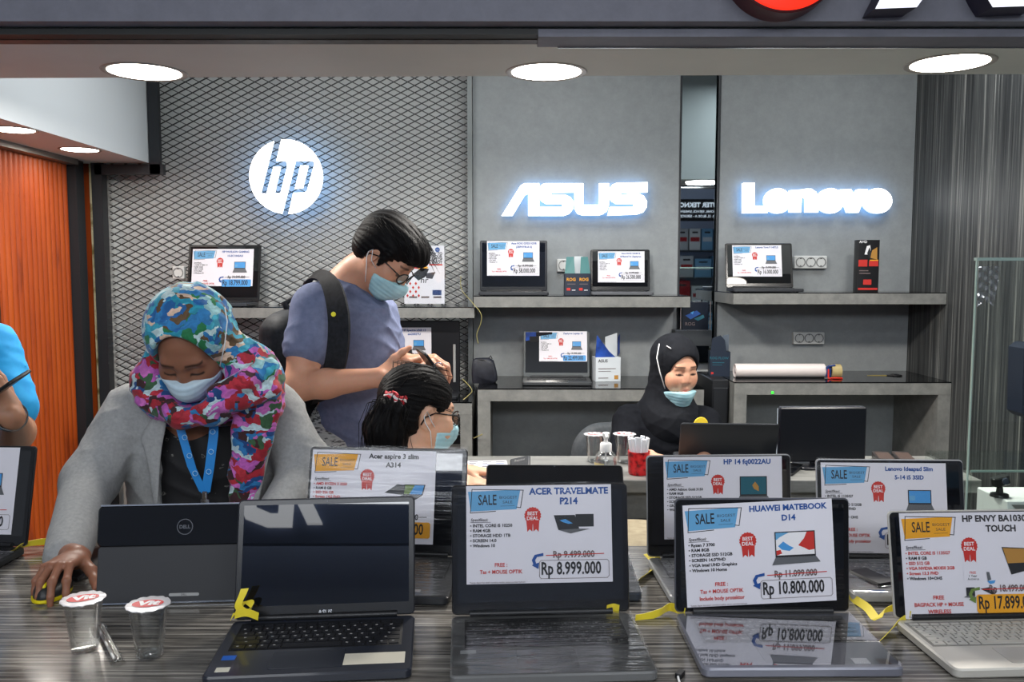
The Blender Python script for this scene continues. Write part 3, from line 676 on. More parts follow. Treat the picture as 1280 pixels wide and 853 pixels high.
def laptop(label, X, Y, yaw, tilt, w, d, h, shell=(40, 42, 46), deck=None, bezel=(16, 17, 20), key=(24, 25, 28), legend=(150, 150, 150), card=None, cardw=None, cardpos=None, cardrot=0,
           z=TOP, deckrough=.35, metal=0, group=None, keyw=.86, pad=(.32, 0), wrap=True, protect=False, stickers=(), logo=None, logoc=(120, 122, 126), rear=None, coat=0, cat='laptop', wrapdeck=True, bt=.016, lt=.007):
    deck = deck or shell
    t = thing('laptop', label, cat, (X, Y, z), R(yaw), group)
    sh = plastic(shell, .35, metal=metal); dk = plastic(deck, deckrough, metal=metal, coat=coat)
    b = MB(); b.rprism(w, d, .012, bt, .0028, M=T(0, -d/2, .002)); b.build('base', dk, t)
    b = MB()
    for sx in (-1, 1):
        for sy in (.12, .88): b.lathe([(0, 0), (.006, 0), (.006, .003), (0, .003)], 12, M=T(sx*w*.42, -d*sy, -.0005))
    b.build('rubber_foot', black_plastic, t)
    zt = bt+.002; kd = d*.47; ky = -d*.09-kd/2
    b = MB(); b.box((0, ky, zt+.0001), (w*keyw+.006, kd+.006, .0006)); b.build('key_well', mat('key_well_%d_%d_%d' % key, tuple(int(c*.7) for c in key), .5), t)
    b = MB(); key_rows(b, w*keyw, kd, zt+.0004, M=T(0, ky, 0)); b.build('keyboard', [mat('key_%d_%d_%d' % key, key, .4), mat('legend_%d_%d_%d' % legend, legend, .5)], t)
    b = MB(); pw_ = w*pad[0]; py = -d*.615-d*.15; b.rprism(pw_, d*.29, .003, .0006, .0002, M=T(w*pad[1], py, zt)); b.build('touchpad', mat('pad_%d_%d_%d' % deck, tuple(max(0, min(255, int(c*.9+6))) for c in deck), .22, metal), t)
    for (sx, sy, sw, shh, c) in stickers:
        b = MB(); b.rprism(sw, shh, .001, .0004, .0001, M=T(sx, sy, zt)); b.build('sticker', mat('sticker_%d_%d_%d' % c, c, .3), t)
    b = MB(); b.tube([(-w*.40, -.002, zt+.004), (w*.40, -.002, zt+.004)], .0062, 12); b.build('hinge', black_plastic, t)
    # lid: local frame x right, y up the lid, z toward the viewer
    ML = T(0, 0, zt+.001) @ Matrix.Rotation(R(90-tilt), 4, 'X')
    b = MB(); b.rprism(w, h, .009, lt, .002, M=ML @ T(0, h/2, -lt)); b.build('lid', sh, t)
    b = MB(); b.rprism(w-.004, h-.005, .008, .0012, .0004, M=ML @ T(0, h/2, .0)); bz = b.build('bezel', mat('bezel_%d_%d_%d' % bezel, bezel, .25), t)
    b = MB(); sw, s_h = w-.022, h-.034; b.box((0, h/2+.006, .0013), (sw, s_h, .0005), 0, ML); b.build('screen', SCREEN, t)
    b = MB(); b.lathe([(0, .0004), (.0016, .0004), (.002, 0), (0, 0)], 12, M=ML @ T(0, h-.006, .0012)); b.build('webcam', mat('webcam_dot', (70, 72, 78), .2), t)
    if logo:
        b = MB(); text(b, logo, 0, .0055, .011, 0, ML, 'c', .03, z=.0018); b.build('logo', mat('logo_%d_%d_%d' % logoc, logoc, .3, .4), t)
    if rear: rear(t, ML, w, h, lt)
    if card:
        cw = cardw or w*.82; cx, cy = cardpos or (0, h-.003)
        cm = card_mesh(card); b = MB(); Mc = ML @ T(cx, cy, .0032) @ Matrix.Rotation(R(cardrot), 4, 'Z') @ Matrix.Scale(cw, 4) @ T(-.5, 0, 0)
        b.add(cm.v, [], 0, Mc); b.f = cm.f; b.m = cm.m
        b.build('price_card', INK, t, smooth=0)
    if wrap:
        b = MB(); b.grid(lambda u, v: (ML @ Vector(((u-.5)*w*1.004, .002+v*(h+.002), .0075+.0016*math.sin(9*u+5*v)*math.sin(14*v))))[:], 16, 10); b.build('plastic_wrap', wrapm, t, 180)
    if protect:
        b = MB(); b.box((0, -d*.5, zt+.0032), (w*.985, d*.95, .0003)); b.build('clear_protector', clearm, t)
    if wrapdeck:
        b = MB(); b.grid(lambda u, v: ((u-.5)*w*1.002, -d*1.002+v*d*.98, zt+.0038+.0010*math.sin(11*u)*math.sin(17*v)), 16, 10); b.build('deck_wrap', wrapd, t, 180)
    return t, ML
C_acer = dict(title=['ACER TRAVELMATE', 'P214'], spec=['INTEL CORE i5 10250', 'RAM 4GB', 'STORAGE HDD 1TB', 'SCREEN 14.0', 'Windows 10'], old='Rp 9.499.000', new='Rp 8.999.000', free=['FREE :', 'Tas + MOUSE OPTIK'], pic='dark')
C_hua = dict(title=['HUAWEI MATEBOOK', 'D14'], spec=['Ryzen 7 3700', 'RAM 8GB', 'STORAGE SSD 512GB', 'SCREEN 14.0"FHD', 'VGA Intel UHD Graphics', 'Windows 10 Home'], old='Rp 11.099.000', new='Rp 10.800.000', free=['FREE :', 'Tas + MOUSE OPTIK', 'Include body protektor'], pic='red', h=.68, dy=.015, ts=.054, badge=(.425, .255))
C_env = dict(title=['HP ENVY BA1030TX', 'TOUCH'], spec=['INTEL CORE I5 1135G7', 'RAM 8 GB', 'SSD 512 GB', 'VGA NVIDIA MX450 2GB', 'Screen 13.3 FHD', 'Windows 10+OHS'], reds=(0, 2, 3, 4), old='Rp 18.499.000', new='Rp 17.899.000', free=['FREE', 'BAGPACK HP + MOUSE', 'WIRELESS'], fw=(.075, .34, .16), pic='gold', banner='orange', pbox='orange', tc='dark', h=.70, dy=.04, fdy=.03, ts=.060, badge=(.475, .225))
C_a314 = dict(title=['Acer aspire 3 slim', 'A314'], spec=['AMD RYZEN 3 3250', 'RAM 8 GB', 'SSD 256 GB', 'Screen 14.0 FHD', 'Windows 10'], reds=(0, 2, 3), old='Rp 6.999.000', oldc='dark', new='Rp 6.599.000', free=['FREE :', 'Tas + MOUSE OPTIK'], pic='green', banner='orange', pbox='orange', tc='dark', h=.72, ts=.052, dy=.045, tx=.66, txs=1.05)
C_hp14 = dict(title=['HP 14 fq0022AU'], spec=['AMD Athlon Gold 3150', 'RAM 8GB', 'STORAGE SSD 512GB', 'SCREEN 14.0', 'GRAPHIC AMD', 'Windows 10'], old='Rp 6.999.000', new='Rp 6.799.000', free=['FREE :', 'Tas + MOUSE OPTIK'], pic='teal', ts=.058, h=.68)
C_idea = dict(title=['Lenovo Ideapad Slim', '5-14 i5 3SID'], spec=['INTEL i5 1135G7', 'RAM 8GB', 'STORAGE SSD 512GB', 'SCREEN 14.0"FHD', 'VGA MX450', 'Windows 10 + OHS'], old='Rp 13.499.000', new='Rp 12.999.000', free=['FREE :', 'Tas + MOUSE OPTIK', 'Include body protektor'], pic='blue', ts=.046, h=.72, dy=.05)
C_left = dict(title=['14S-FQ'], spec=['RAM 8GB', 'STORAGE SSD 512GB', 'SCREEN 14.0', 'Windows 10'], old='Rp 9.999.000', new='Rp 9.299.000', free=['FREE :', 'Tas + MOUSE OPTIK'], pic='blue', h=.72, dy=.05)
def bigprice(c): return c

# front row --------------------------------------------------------
def asus_logo(t, ML, w, h, lt): pass
laptop('dark open laptop with bare black screen and yellow ribbon knot, no price card', -.340, 1.499, 5.1, 17.8, .325, .217, .214, shell=(34, 36, 44), deck=(36, 40, 50), key=(22, 23, 28), bezel=(14, 15, 18), logo='ASUS', logoc=(170, 172, 176), wrap=False, wrapdeck=False,
       stickers=[(-.135, -.150, .022, .016, (28, 96, 190)), (-.135, -.192, .022, .016, (196, 194, 180)), (.098, -.172, .105, .040, (214, 208, 190))], deckrough=.28, coat=.3, pad=(.36, -.02))
laptop('black laptop wearing a sale card with blue banner and price box of 8.999.000', .054, 1.516, 3.2, 10.0, .328, .236, .235, shell=(18, 19, 23), deck=(104, 105, 105), key=(26, 27, 30), bezel=(14, 15, 19), card=C_acer, cardw=.270, cardpos=(-.002, .2335), logo='acer', logoc=(52, 56, 66), keyw=.84, deckrough=.3, pad=(.3, -.02), stickers=[(-.135, -.150, .026, .012, (196, 198, 198))])
laptop('grey-decked laptop with a tilted sale card priced 10.800.000', .462, 1.522, .5, 5.2, .323, .221, .21, shell=(96, 98, 106), deck=(128, 130, 142), key=(46, 47, 52), bezel=(12, 13, 16), card=C_hua, cardw=.276, cardpos=(-.010, .2035), cardrot=2.6, deckrough=.24, coat=.4, metal=.3, keyw=.84, pad=(.34, 0), stickers=[(.100, -.196, .026, .020, (214, 216, 226)), (.136, -.198, .020, .018, (60, 30, 34))], wrap=False, protect=True, wrapdeck=False, legend=(170, 170, 176))
laptop('silver laptop at the right edge with orange sale card priced 17.899.000', .845, 1.498, 2.7, 11.8, .306, .194, .192, shell=(190, 188, 182), deck=(196, 193, 184), key=(182, 180, 172), legend=(90, 90, 88), bezel=(16, 17, 19), card=C_env, cardw=.268, cardpos=(.0, .188), keyw=.92, metal=.2, deckrough=.35, wrap=True, wrapdeck=False)
# second row -------------------------------------------------------
laptop('black laptop with orange sale card partly behind the bare black screen', -.286, 1.844, -4.5, 16, .363, .238, .236, shell=(24, 25, 28), deck=(48, 50, 54), key=(58, 58, 60), card=C_a314, cardw=.285, cardpos=(-.032, .229), stickers=[(.03, -.205, .02, .014, (190, 190, 192)), (.07, -.205, .02, .014, (190, 190, 192)), (.11, -.205, .024, .012, (190, 190, 192))])
laptop('black laptop without card, only its top bezel showing behind the blue-banner sale card', .098, 1.854, -1.4, 42, .325, .235, .224, shell=(22, 23, 26), deck=(52, 60, 72), bezel=(18, 19, 22))
laptop('silver-decked laptop with blue sale card and teal laptop picture, behind the tilted card', .460, 1.833, 2.5, 6.7, .324, .225, .223, shell=(150, 152, 154), deck=(186, 188, 190), key=(196, 197, 198), legend=(90, 90, 90), bezel=(18, 19, 21), card=C_hp14, cardw=.265, cardpos=(.008, .219), metal=.2)
laptop('silver laptop with blue sale card, between the tilted-card laptop and the orange-card laptop', .835, 1.820, -1.8, 9.7, .322, .215, .215, shell=(170, 172, 176), deck=(186, 187, 186), key=(120, 122, 124), legend=(220, 220, 220), bezel=(34, 36, 40), card=C_idea, cardw=.273, cardpos=(-.015, .207), metal=.25, stickers=[(-.13, -.165, .022, .020, (206, 208, 210)), (-.11, -.196, .034, .014, (40, 110, 190))])
pl = WZ(-10, 697)
laptop('dark laptop cut by the left edge, its white card showing the end of a price', WZ(-68, 700).x, WZ(-36, 692).y, -3, 14, .325, .225, .228, shell=(26, 27, 30), deck=(60, 62, 64), key=(34, 35, 38), card=C_left, cardw=.275, cardpos=(-.012, .224))

# laptop of the woman in the scarf, seen from behind ----------------
def dell():
    p0, p1 = WZ(124, 757), WZ(300, 752)
    c = (p0+p1)/2; w = (p1-p0).length; yaw = math.atan2(p1.y-p0.y, p1.x-p0.x)
    t = thing('convertible_laptop', 'black convertible laptop seen from behind, before the woman in the patterned scarf', 'laptop', c, yaw)
    h = .183
    # leans: bottom edge on the counter, top tilted away from the shop front
    ML = Matrix.Rotation(R(90-12), 4, 'X')
    b = MB(); b.rprism(w+.012, h*.60, .006, .007, .0015, M=ML @ T(0, h*.30+.001, -.004)); b.build('lower_cover', mat('matte_cover', (50, 51, 54), .55), t)
    b = MB(); b.rprism(w+.016, h*.44, .012, .009, .003, M=ML @ T(-.001, h*.61+h*.22-.002, -.005)); lid = b.build('upper_back', mat('gloss_back', (13, 14, 17), .12, spec=.6), t)
    b = MB(); b.box((0, h*1.045-.001, .0015), (w+.008, .003, .004), 0, ML); b.build('top_edge', chrome, t)
    b = MB(); cx, cy, r = .025, h*.80, .0155
    b.lathe([(r, 0), (r, .0008), (r*.9, .0008), (r*.9, 0)], 32, 0, ML @ T(cx, cy, .004)); text(b, 'DELL', cx, cy-.0032, .0095, 0, ML, 'c', .04, z=.0045); b.build('maker_mark', mat('mark_grey', (96, 98, 104), .3, .5), t)
    b = MB(); b.rprism(.058, .0060, .003, .0008, .0002, M=ML @ T(.027, .0165, .003)); text(b, 'DELL', .027, .0148, .005, 1, ML, 'c', z=.0040); b.build('label_strip', [mat('strip_silver', (178, 178, 176), .3, .4), INK[1]], t)
    b = MB(); b.box((0, .0025, .004), (w*1.0, .003, .004), 0, ML); b.build('bottom_edge', chrome, t)
    b = MB(); b.rprism(w, .19, .008, .006, .0015, M=T(0, .115, .001)); b.build('keyboard_base', plastic((30, 31, 34), .4), t)
    b = MB(); key_rows(b, w*.9, .09, .0072, M=T(0, .12, 0) @ Matrix.Rotation(math.pi, 4, 'Z')); b.build('keyboard', [mat('key_24_25_28', (24, 25, 28), .4), mat('legend_150_150_150', (150, 150, 150), .5)], t)
    b = MB(); b.box((0, h*.48, -.006), (w*.92, h*.8, .0015), 0, ML); b.build('screen', mat('lit_screen', (200, 210, 220), .3, emit=.5), t)
dell()

# back wall laptops ------------------------------------------------
def backcard(title, new, pic='blue', pbox=None, old='Rp 19.999.000', banner='sky', **k):
    return dict(title=title, spec=['CORE i7 GEN 10', 'RAM 16GB', 'SSD 512GB', 'RTX 2060', 'Windows 10'], old=old, oldc='dark', new=new, free=['FREE :', 'Tas + MOUSE OPTIK'], pic=pic, pbox=pbox, banner=banner, ts=k.pop('ts', .05), **k)
def lap_at(label, pxl, pxr, pyb, Y, z, w=None, yaw=0, tilt=8, d=.22, pxtop=None, **k):
    a, c = W(pxl, pyb, Y), W(pxr, pyb, Y); wd = w or (c.x-a.x)
    h = (W(640, pxtop, Y).z-z-.018)/math.cos(R(tilt)); 
    return laptop(label, (a.x+c.x)/2, Y, yaw, tilt, wd, d, h, z=z, **k)
# ================================================================== laptops on the wall units
dk = dict(shell=(30, 32, 36), deck=(50, 52, 56), key=(26, 27, 30), wrapdeck=False, wrap=False)
Yl = 4.50
lap_at('dark laptop with blue-strip price card on the grey shelf above the patterned scarf', 233, 324, 378, 4.50, Z_hp, tilt=12, pxtop=306, d=.21, card=backcard(['HP PAVILION GAMING', '15-EC1043AX'], 'Rp 18.799.000', pbox='sky2', ts=.044, h=.62), cardw=.325, cardpos=(-.008, .285), **dk)
lap_at('large dark laptop with sale card at the left end of the slanted-name shelf', 600, 684, 368, 4.47, Z_as, tilt=2.2, pxtop=301, d=.20, card=backcard(['Asus ROG GX531GXR', '(ZEPHYRUS S)'], 'Rp 58.000.000', h=.66), cardw=.275, cardpos=(-.002, .262), **dk)
lap_at('open laptop with sale card on the slanted-name shelf beside the dark navy carton', 738, 812, 364, 4.50, Z_as, tilt=10.5, pxtop=312, d=.20, yaw=-4, card=backcard(['Asus ROG GA401II', 'R7R6A6TO Zephyrus'], 'Rp 26.500.000', h=.68), cardw=.245, cardpos=(.006, .212), **dict(dk, deck=(90, 92, 96)))
lap_at('open grey laptop with a blue-strip price card on the lower desk beside a white carton', 654, 737, 478, 4.40, Z_asd, tilt=14, pxtop=416, d=.21, yaw=-2, card=backcard(['Zephyrus Laptop 15'], 'Rp 22.499.000', pbox='sky2', h=.64), cardw=.250, cardpos=(.035, .242), **dict(dk, shell=(92, 96, 96), bezel=(70, 74, 74), deck=(58, 60, 62)))
lap_at('dark laptop with sale card on the corner shelf beside the white triple socket', 908, 991, 361, 4.46, Z_le, tilt=12.5, pxtop=304, d=.20, yaw=-3, card=backcard(['Lenovo Yoga 9 14ITL5'], 'Rp 16.000.000', pic='blue', h=.66), cardw=.255, cardpos=(-.010, .228), **dk)
# boxed laptop under the shelf behind the man
zq = Z_hpd; a = W(494, 470, 4.42); c = W(574, 500, 4.42)
t = thing('boxed_laptop', 'big black laptop with a sale card on the desk behind the man in glasses', 'laptop', ((a.x+c.x)/2-.06, 4.43, zq))
w_ = c.x-a.x+.13; hh = W(640, 401, 4.42).z-zq
b = MB(); b.rprism(w_, hh, .008, .025, .003, M=T(0, 0, hh/2) @ Matrix.Rotation(R(90), 4, 'X')); b.build('lid', plastic((20, 21, 25), .3), t)
b = MB(); b.box((w_/2-.028, -.001, hh*.42), (.014, .056, hh*.52), bev=.002); b.build('side_strip', mat('strip_silver', (178, 178, 176), .3, .4), t)
cm = card_mesh(backcard(['HP Spectre x360 13', 'aw2002TU'], 'Rp 28.992.000', h=.64)); b = MB(); Mc = T(-.065, -.029, hh-.035) @ Matrix.Rotation(R(90), 4, 'X') @ Matrix.Scale(.30, 4) @ T(-.5, 0, 0); b.add(cm.v, [], 0, Mc); b.f = cm.f; b.m = cm.m; b.build('price_card', INK, t, smooth=0)
b = MB(); b.rprism(w_, .21, .008, .016, .003, M=T(0, -.135, .0005)); b.build('base', plastic((20, 21, 25), .3), t)

# ------------------------------------------------------------------ boxes, stands and small goods on the shelves
RX90 = Matrix.Rotation(R(90), 4, 'X')
# flyer in acrylic holder
a, c = W(505, 308, 4.38), W(556, 376, 4.38)
t = thing('flyer_holder', 'clear acrylic holder with a white and red printed flyer beside the man in glasses', 'flyer stand', ((a.x+c.x)/2, 4.38, Z_hp))
w_, hh = c.x-a.x, a.z-Z_hp; acr = film('acrylic', (252, 253, 253), .06, .03, base=.02)
b = MB(); b.box((0, -.012, hh/2+.01), (w_+.012, .003, hh+.02)); b.box((0, .0, .002), (w_+.012, .075, .004)); b.build('holder', acr, t)
Mf = T(0, -.0085, 0) @ RX90
b = MB(); b.box((0, hh/2+.008, 0), (w_, hh-.01, .002), 0, Mf)
zz = .0014
def fp(pts, m): b.poly([((x-.5)*w_, .013+y*(hh-.01), zz) for x, y in pts], m, Mf)
fp([(.05, .62), (.30, .80), (.52, .86), (.55, .72), (.35, .60)], 3); fp([(.25, .66), (.48, .70), (.60, .62), (.45, .55)], 5); fp([(.20, .50), (.42, .62), (.62, .60), (.52, .46), (.35, .40)], 1); fp([(.52, .52), (.78, .55), (.70, .43), (.55, .44)], 7)
fp([(.62, .66), (.95, .66), (.95, .685), (.62, .685)], 3)
for i, l in enumerate(('HOW TO', 'PRINT YOUR', 'LAPTOP', '& ENJOY')): zz += .0001; text(b, l, .45*w_, .013+(.84-.05*i)*(hh-.01), .020, 1, Mf, 'r', .03, xs=.9, z=zz)
for i in range(5):
    for j in range(4):
        if (i+j) % 2 == 0: cx_, cy_ = .08+.07*i, .14+.07*j; fp([(cx_-.03, cy_), (cx_, cy_-.03), (cx_+.03, cy_), (cx_, cy_+.03)], 3)
zz += .0001; text(b, 'hr', .0, .013+.36*(hh-.01), .045, 1, Mf, 'c', .0, z=zz, slant=.15)
b.lathe([(.012, 0), (0, 0)], 24, 2, Mf @ T(.33*w_, .013+.93*(hh-.01), zz)); zz += .0001; text(b, 'hp', .33*w_, .009+.93*(hh-.01), .014, 9, Mf, 'c', z=zz)
for i in range(3): fp([(.12+.3*i, .10), (.32+.3*i, .10), (.32+.3*i, .13), (.12+.3*i, .13)], 6)
fp([(.70, .15), (.92, .15), (.92, .24), (.70, .24)], 2)
b.build('flyer', INK, t, smooth=0)

def carton(name, label, px0, px1, py0, Y, z, depth, m, yaw=0, cat='box', flaps=None, prints=(), n_=None):
    a, c = W(px0, py0, Y), W(px1, py0, Y); w_, hh = c.x-a.x, a.z-z
    t = thing(name, label, cat, ((a.x+c.x)/2, Y+depth/2, z), R(yaw))
    b = MB(); b.box((0, 0, hh/2), (w_, depth, hh), bev=.0012); b.build('body', m, t, 30)
    if prints:
        b = MB(); Mf = T(0, -depth/2-.0006, 0) @ RX90; zz = 0
        for p in prints:
            zz += .00015
            if p[0] == 'p': b.poly([((x-.5)*w_, y*hh, zz) for x, y in p[2]], p[1], Mf)
            else: text(b, p[2], (p[3]-.5)*w_, p[4]*hh, p[5], p[1], Mf, 'c', .02, z=zz)
        b.build('print', INK, t, smooth=0)
    return t, w_, hh
navy = mat('navy_card', (30, 38, 54), .4)
# open-top dark carton with teal flaps
t, w_, hh = carton('open_carton', 'dark navy open-top carton with teal flaps between two laptops on the shelf', 706, 738, 342, 4.36, Z_as, .09, navy,
    prints=[('t', 5, 'ROG', .25, .66, .022), ('t', 5, 'ROG', .75, .66, .022), ('p', 6, [(.1, .50), (.42, .50), (.42, .53), (.1, .53)]), ('p', 6, [(.58, .50), (.9, .50), (.9, .53), (.58, .53)]), ('p', 3, [(.08, .22), (.22, .22), (.22, .34), (.08, .34)]), ('p', 3, [(.56, .22), (.70, .22), (.70, .34), (.56, .34)]), ('p', 0, [(.28, .22), (.42, .22), (.42, .25), (.28, .25)]), ('p', 0, [(.76, .22), (.9, .22), (.9, .25), (.76, .25)])])
teal = mat('teal_card', (62, 116, 116), .45); wcard = mat('white_card', (206, 212, 216), .5)
for s, m in ((-1, teal), (1, teal)):
    b = MB(); b.add([(s*w_*.5, -.040, hh-.002), (s*w_*.10, -.044, hh-.002), (s*w_*.14, -.02, hh+.085), (s*w_*.42, -.012, hh+.085), (s*w_*.5, -.038, hh), (s*w_*.10, -.042, hh), (s*w_*.14, -.018, hh+.085), (s*w_*.42, -.010, hh+.085)], [(0, 1, 2, 3), (7, 6, 5, 4), (0, 3, 7, 4), (1, 5, 6, 2), (3, 2, 6, 7)]); b.build('flap', m, t, 0)
b = MB(); b.prism([(-w_*.18, hh-.01), (w_*.18, hh-.01), (w_*.22, hh+.088), (-w_*.10, hh+.088)], .0, .003, 0, RX90); b.build('flap', wcard, t, 0)
# white carton with blue lid picture
t, w_, hh = carton('open_carton', 'white carton with dark blue cut-out flap on the lower desk beside the grey laptop', 743, 775, 447, 4.36, Z_asd, .09, wcard, yaw=8,
    prints=[('t', 1, 'ASUS', .28, .80, .022), ('p', 6, [(.1, .52), (.8, .52), (.8, .55), (.1, .55)]), ('p', 6, [(.1, .42), (.6, .42), (.6, .44), (.1, .44)]), ('p', 13, [(.74, .10), (.9, .10), (.9, .26), (.74, .26)]), ('p', 6, [(.1, .14), (.5, .14), (.5, .17), (.1, .17)])])
blue_m = noisy('blue_picture', [(.35, (14, 26, 70)), (.6, (40, 80, 170))], nscale=14, rough=.35)
b = MB(); b.prism([(-w_*.5, hh), (w_*.35, hh-.005), (w_*.05, hh+.03), (-w_*.44, hh+.115)], .030, .034, 0, RX90); b.build('flap', blue_m, t, 0)
b = MB(); b.prism([(w_*.02, hh-.005), (w_*.5, hh-.005), (w_*.5, hh+.12), (w_*.02, hh+.10)], -.038, -.034, 0, RX90); b.build('flap', wcard, t, 0)
b = MB(); b.add([(w_*.46, .0, hh+.1), (w_*.505, -.02, hh+.12), (w_*.505, -.02, hh+.02), (w_*.46, .0, hh)], [(0, 1, 2, 3), (3, 2, 1, 0)]); b.build('inner_print', blue_m, t, 0)
# small card holder on top-left corner of the grey laptop: clipped plastic tag
p = W(663, 421, 4.47)
t = thing('price_tag', 'small dark tag with blue picture at the top corner of the grey laptop', 'tag', (p.x, 4.455, p.z))
b = MB(); b.rprism(.14, .05, .004, .003, .001, M=T(.045, 0, 0) @ RX90); b.build('strip', mat('tag_black', (30, 30, 36), .2), t)
b = MB(); b.rprism(.055, .05, .003, .0015, .0005, M=T(.002, -.0032, 0) @ RX90); b.build('picture', blue_m, t)
b = MB(); b.rprism(.05, .03, .002, .02, .0005, M=T(.02, .012, -.012) @ RX90); b.build('clip', black_plastic, t)
# tall slim box with portrait print
carton('tall_box', 'tall slim dark box with black white and red print on the corner shelf', 1073, 1100, 300, 4.33, Z_le, .05, mat('black_card', (24, 24, 27), .35),
    prints=[('p', 9, [(.30, .72), (.62, .72), (.55, .90), (.40, .88)]), ('p', 13, [(.55, .66), (.9, .62), (.88, .86), (.66, .80)]), ('p', 10, [(.42, .74), (.58, .62), (.62, .76), (.52, .86)]), ('p', 3, [(.04, .49), (.45, .49), (.45, .62), (.04, .62)]), ('p', 5, [(.55, .50), (.95, .50), (.95, .62), (.55, .62)]), ('p', 3, [(.52, .495), (.95, .495), (.95, .60), (.52, .60)]), ('p', 6, [(.08, .40), (.5, .40), (.5, .42), (.08, .42)]), ('p', 6, [(.08, .35), (.6, .35), (.6, .37), (.08, .37)]), ('p', 3, [(.28, .14), (.66, .14), (.66, .24), (.28, .24)]), ('t', 9, 'AMD', .22, .94, .018), ('p', 3, [(.05, .04), (.95, .04), (.95, .08), (.05, .08)])])
# blue-black open carton near the roll
t, w_, hh = carton('open_carton', 'blue-black carton with cut-out top behind the woman in black, on the corner desk', 889, 914, 440, 4.34, Z_led, .08, mat('blueblack_card', (26, 36, 52), .4), yaw=-6,
    prints=[('t', 12, 'ROG FLOW', .45, .70, .018), ('p', 12, [(.12, .55), (.7, .55), (.7, .58), (.12, .58)]), ('p', 12, [(.12, .46), (.6, .46), (.6, .48), (.12, .48)]), ('p', 3, [(.06, .10), (.18, .10), (.18, .18), (.06, .18)])])
b = MB(); b.prism([(-w_*.48, hh), (w_*.30, hh), (w_*.22, hh+.06), (w_*.0, hh+.085), (-w_*.40, hh+.07)], .036, .039, 0, RX90); b.build('flap', mat('blueblack_card', (26, 36, 52), .4), t, 0)
b = MB(); b.prism([(w_*.1, hh), (w_*.5, hh), (w_*.5, hh+.085), (w_*.2, hh+.08)], -.03, -.027, 0, RX90); b.build('flap', mat('grey_card', (90, 100, 112), .4), t, 0)
# paper roll
a, c = W(918, 463, 4.30), W(1030, 463, 4.30); r_ = .036
t = thing('paper_roll', 'long white roll of paper in clear wrap lying on the corner desk', 'paper roll', ((a.x+c.x)/2, 4.30, Z_led+r_))
b = MB(); ln = c.x-a.x; b.lathe([(0, -ln/2), (.012, -ln/2), (.012, -ln/2+.02), (r_*.9, -ln/2), (r_, -ln/2+.002), (r_, ln/2-.002), (r_*.9, ln/2), (0, ln/2)], 36, M=Matrix.Rotation(R(90), 4, 'Y')); b.build('paper', mat('roll_paper', (220, 210, 206), .28), t)
# tape dispenser and tape roll
p = W(1042, 461, 4.27)
t = thing('tape_roll', 'roll of brown packing tape standing in its blue and red dispenser on the corner desk', 'tape', (p.x, 4.27, Z_led))
b = MB(); ro = .036; b.lathe([(ro*.68, -.024), (ro, -.024), (ro, .024), (ro*.68, .024), (ro*.68, -.024)], 40, M=T(.008, 0, ro) @ Matrix.Rotation(R(90), 4, 'Y')); b.build('tape', mat('tape_brown', (176, 158, 112), .25), t)
b = MB(); b.box((-.028, 0, .032), (.022, .04, .05), bev=.003); b.tube([(-.04, -.01, .052), (-.03, -.02, .064), (.0, -.02, .068)], .006); b.build('holder', mat('holder_blue', (30, 54, 110), .4), t)
b = MB(); b.tube([(-.036, -.03, .004), (.0, -.034, .006), (.034, -.03, .004)], .004); b.tube([(-.036, -.028, .05), (-.036, -.03, .004)], .004); b.build('blade_guard', mat('guard_red', (206, 48, 30), .4), t)
# scissors
p = WZ(1108, 470, Z_led)
t = thing('scissors', 'pair of yellow-handled scissors lying on the corner desk', 'scissors', (p.x, p.y, Z_led))
for s in (-1, 1):
    b = MB(); b.prism([(-.10, s*.004-.004), (.0, s*.002-.005), (.0, s*.002+.005), (-.10, s*.004)], .001+.0012*(s > 0), .002+.0012*(s > 0)); b.build('blade', mat('scissor_yellow', (196, 176, 92), .3, .4), t, 0)
    b = MB(); b.tube([(.0, 0, .003), (.03, s*.008, .004)]+[(.05+.022*math.cos(R(180+k*36)), s*.016+.012*math.sin(R(k*36)), .004) for k in range(11)], .0035, 8); b.build('handle', black_plastic, t)
# soft pouch on the desk
p = W(606, 478, 4.33)
t = thing('soft_pouch', 'small black cloth pouch on the left end of the lower desk', 'pouch', (p.x, 4.33, Z_asd))
b = MB(); hh = W(606, 448, 4.33).z-Z_asd
prof = [(-.062, 0), (-.066, hh*.4), (-.060, hh*.9), (-.045, hh*.98), (.02, hh*1.0), (.045, hh*.88), (.060, hh*.45), (.064, hh*.12), (.05, 0)]
nn = len(prof)
vs = []; 
for dy, sc_ in ((-.045, .86), (-.038, 1), (0, 1.03), (.038, 1), (.045, .86)):
    vs += [(x*sc_, dy+.003*math.sin(9*k), max(.0005, z*sc_ if z > 0 else .0005)) for k, (x, z) in enumerate(prof)]
b.add(vs, [tuple(range(nn)), tuple(range(4*nn, 5*nn))[::-1]]+[(r_*nn+(k+1) % nn, r_*nn+k, (r_+1)*nn+k, (r_+1)*nn+(k+1) % nn) for r_ in range(4) for k in range(nn)])
o = b.build('body', noisy('black_nylon', [(.3, (20, 22, 30)), (.7, (36, 38, 48))], nscale=30, rough=.55), t, 60)
b = MB(); b.tube([(-.05, -.03, hh*.95), (-.01, -.043, hh*.97), (.035, -.04, hh*.86)], .003); b.tube([(.02, 0, hh*.99), (.03, 0, hh*1.1), (.038, 0, hh*.97)], .003); b.build('zip_pull', black_plastic, t)
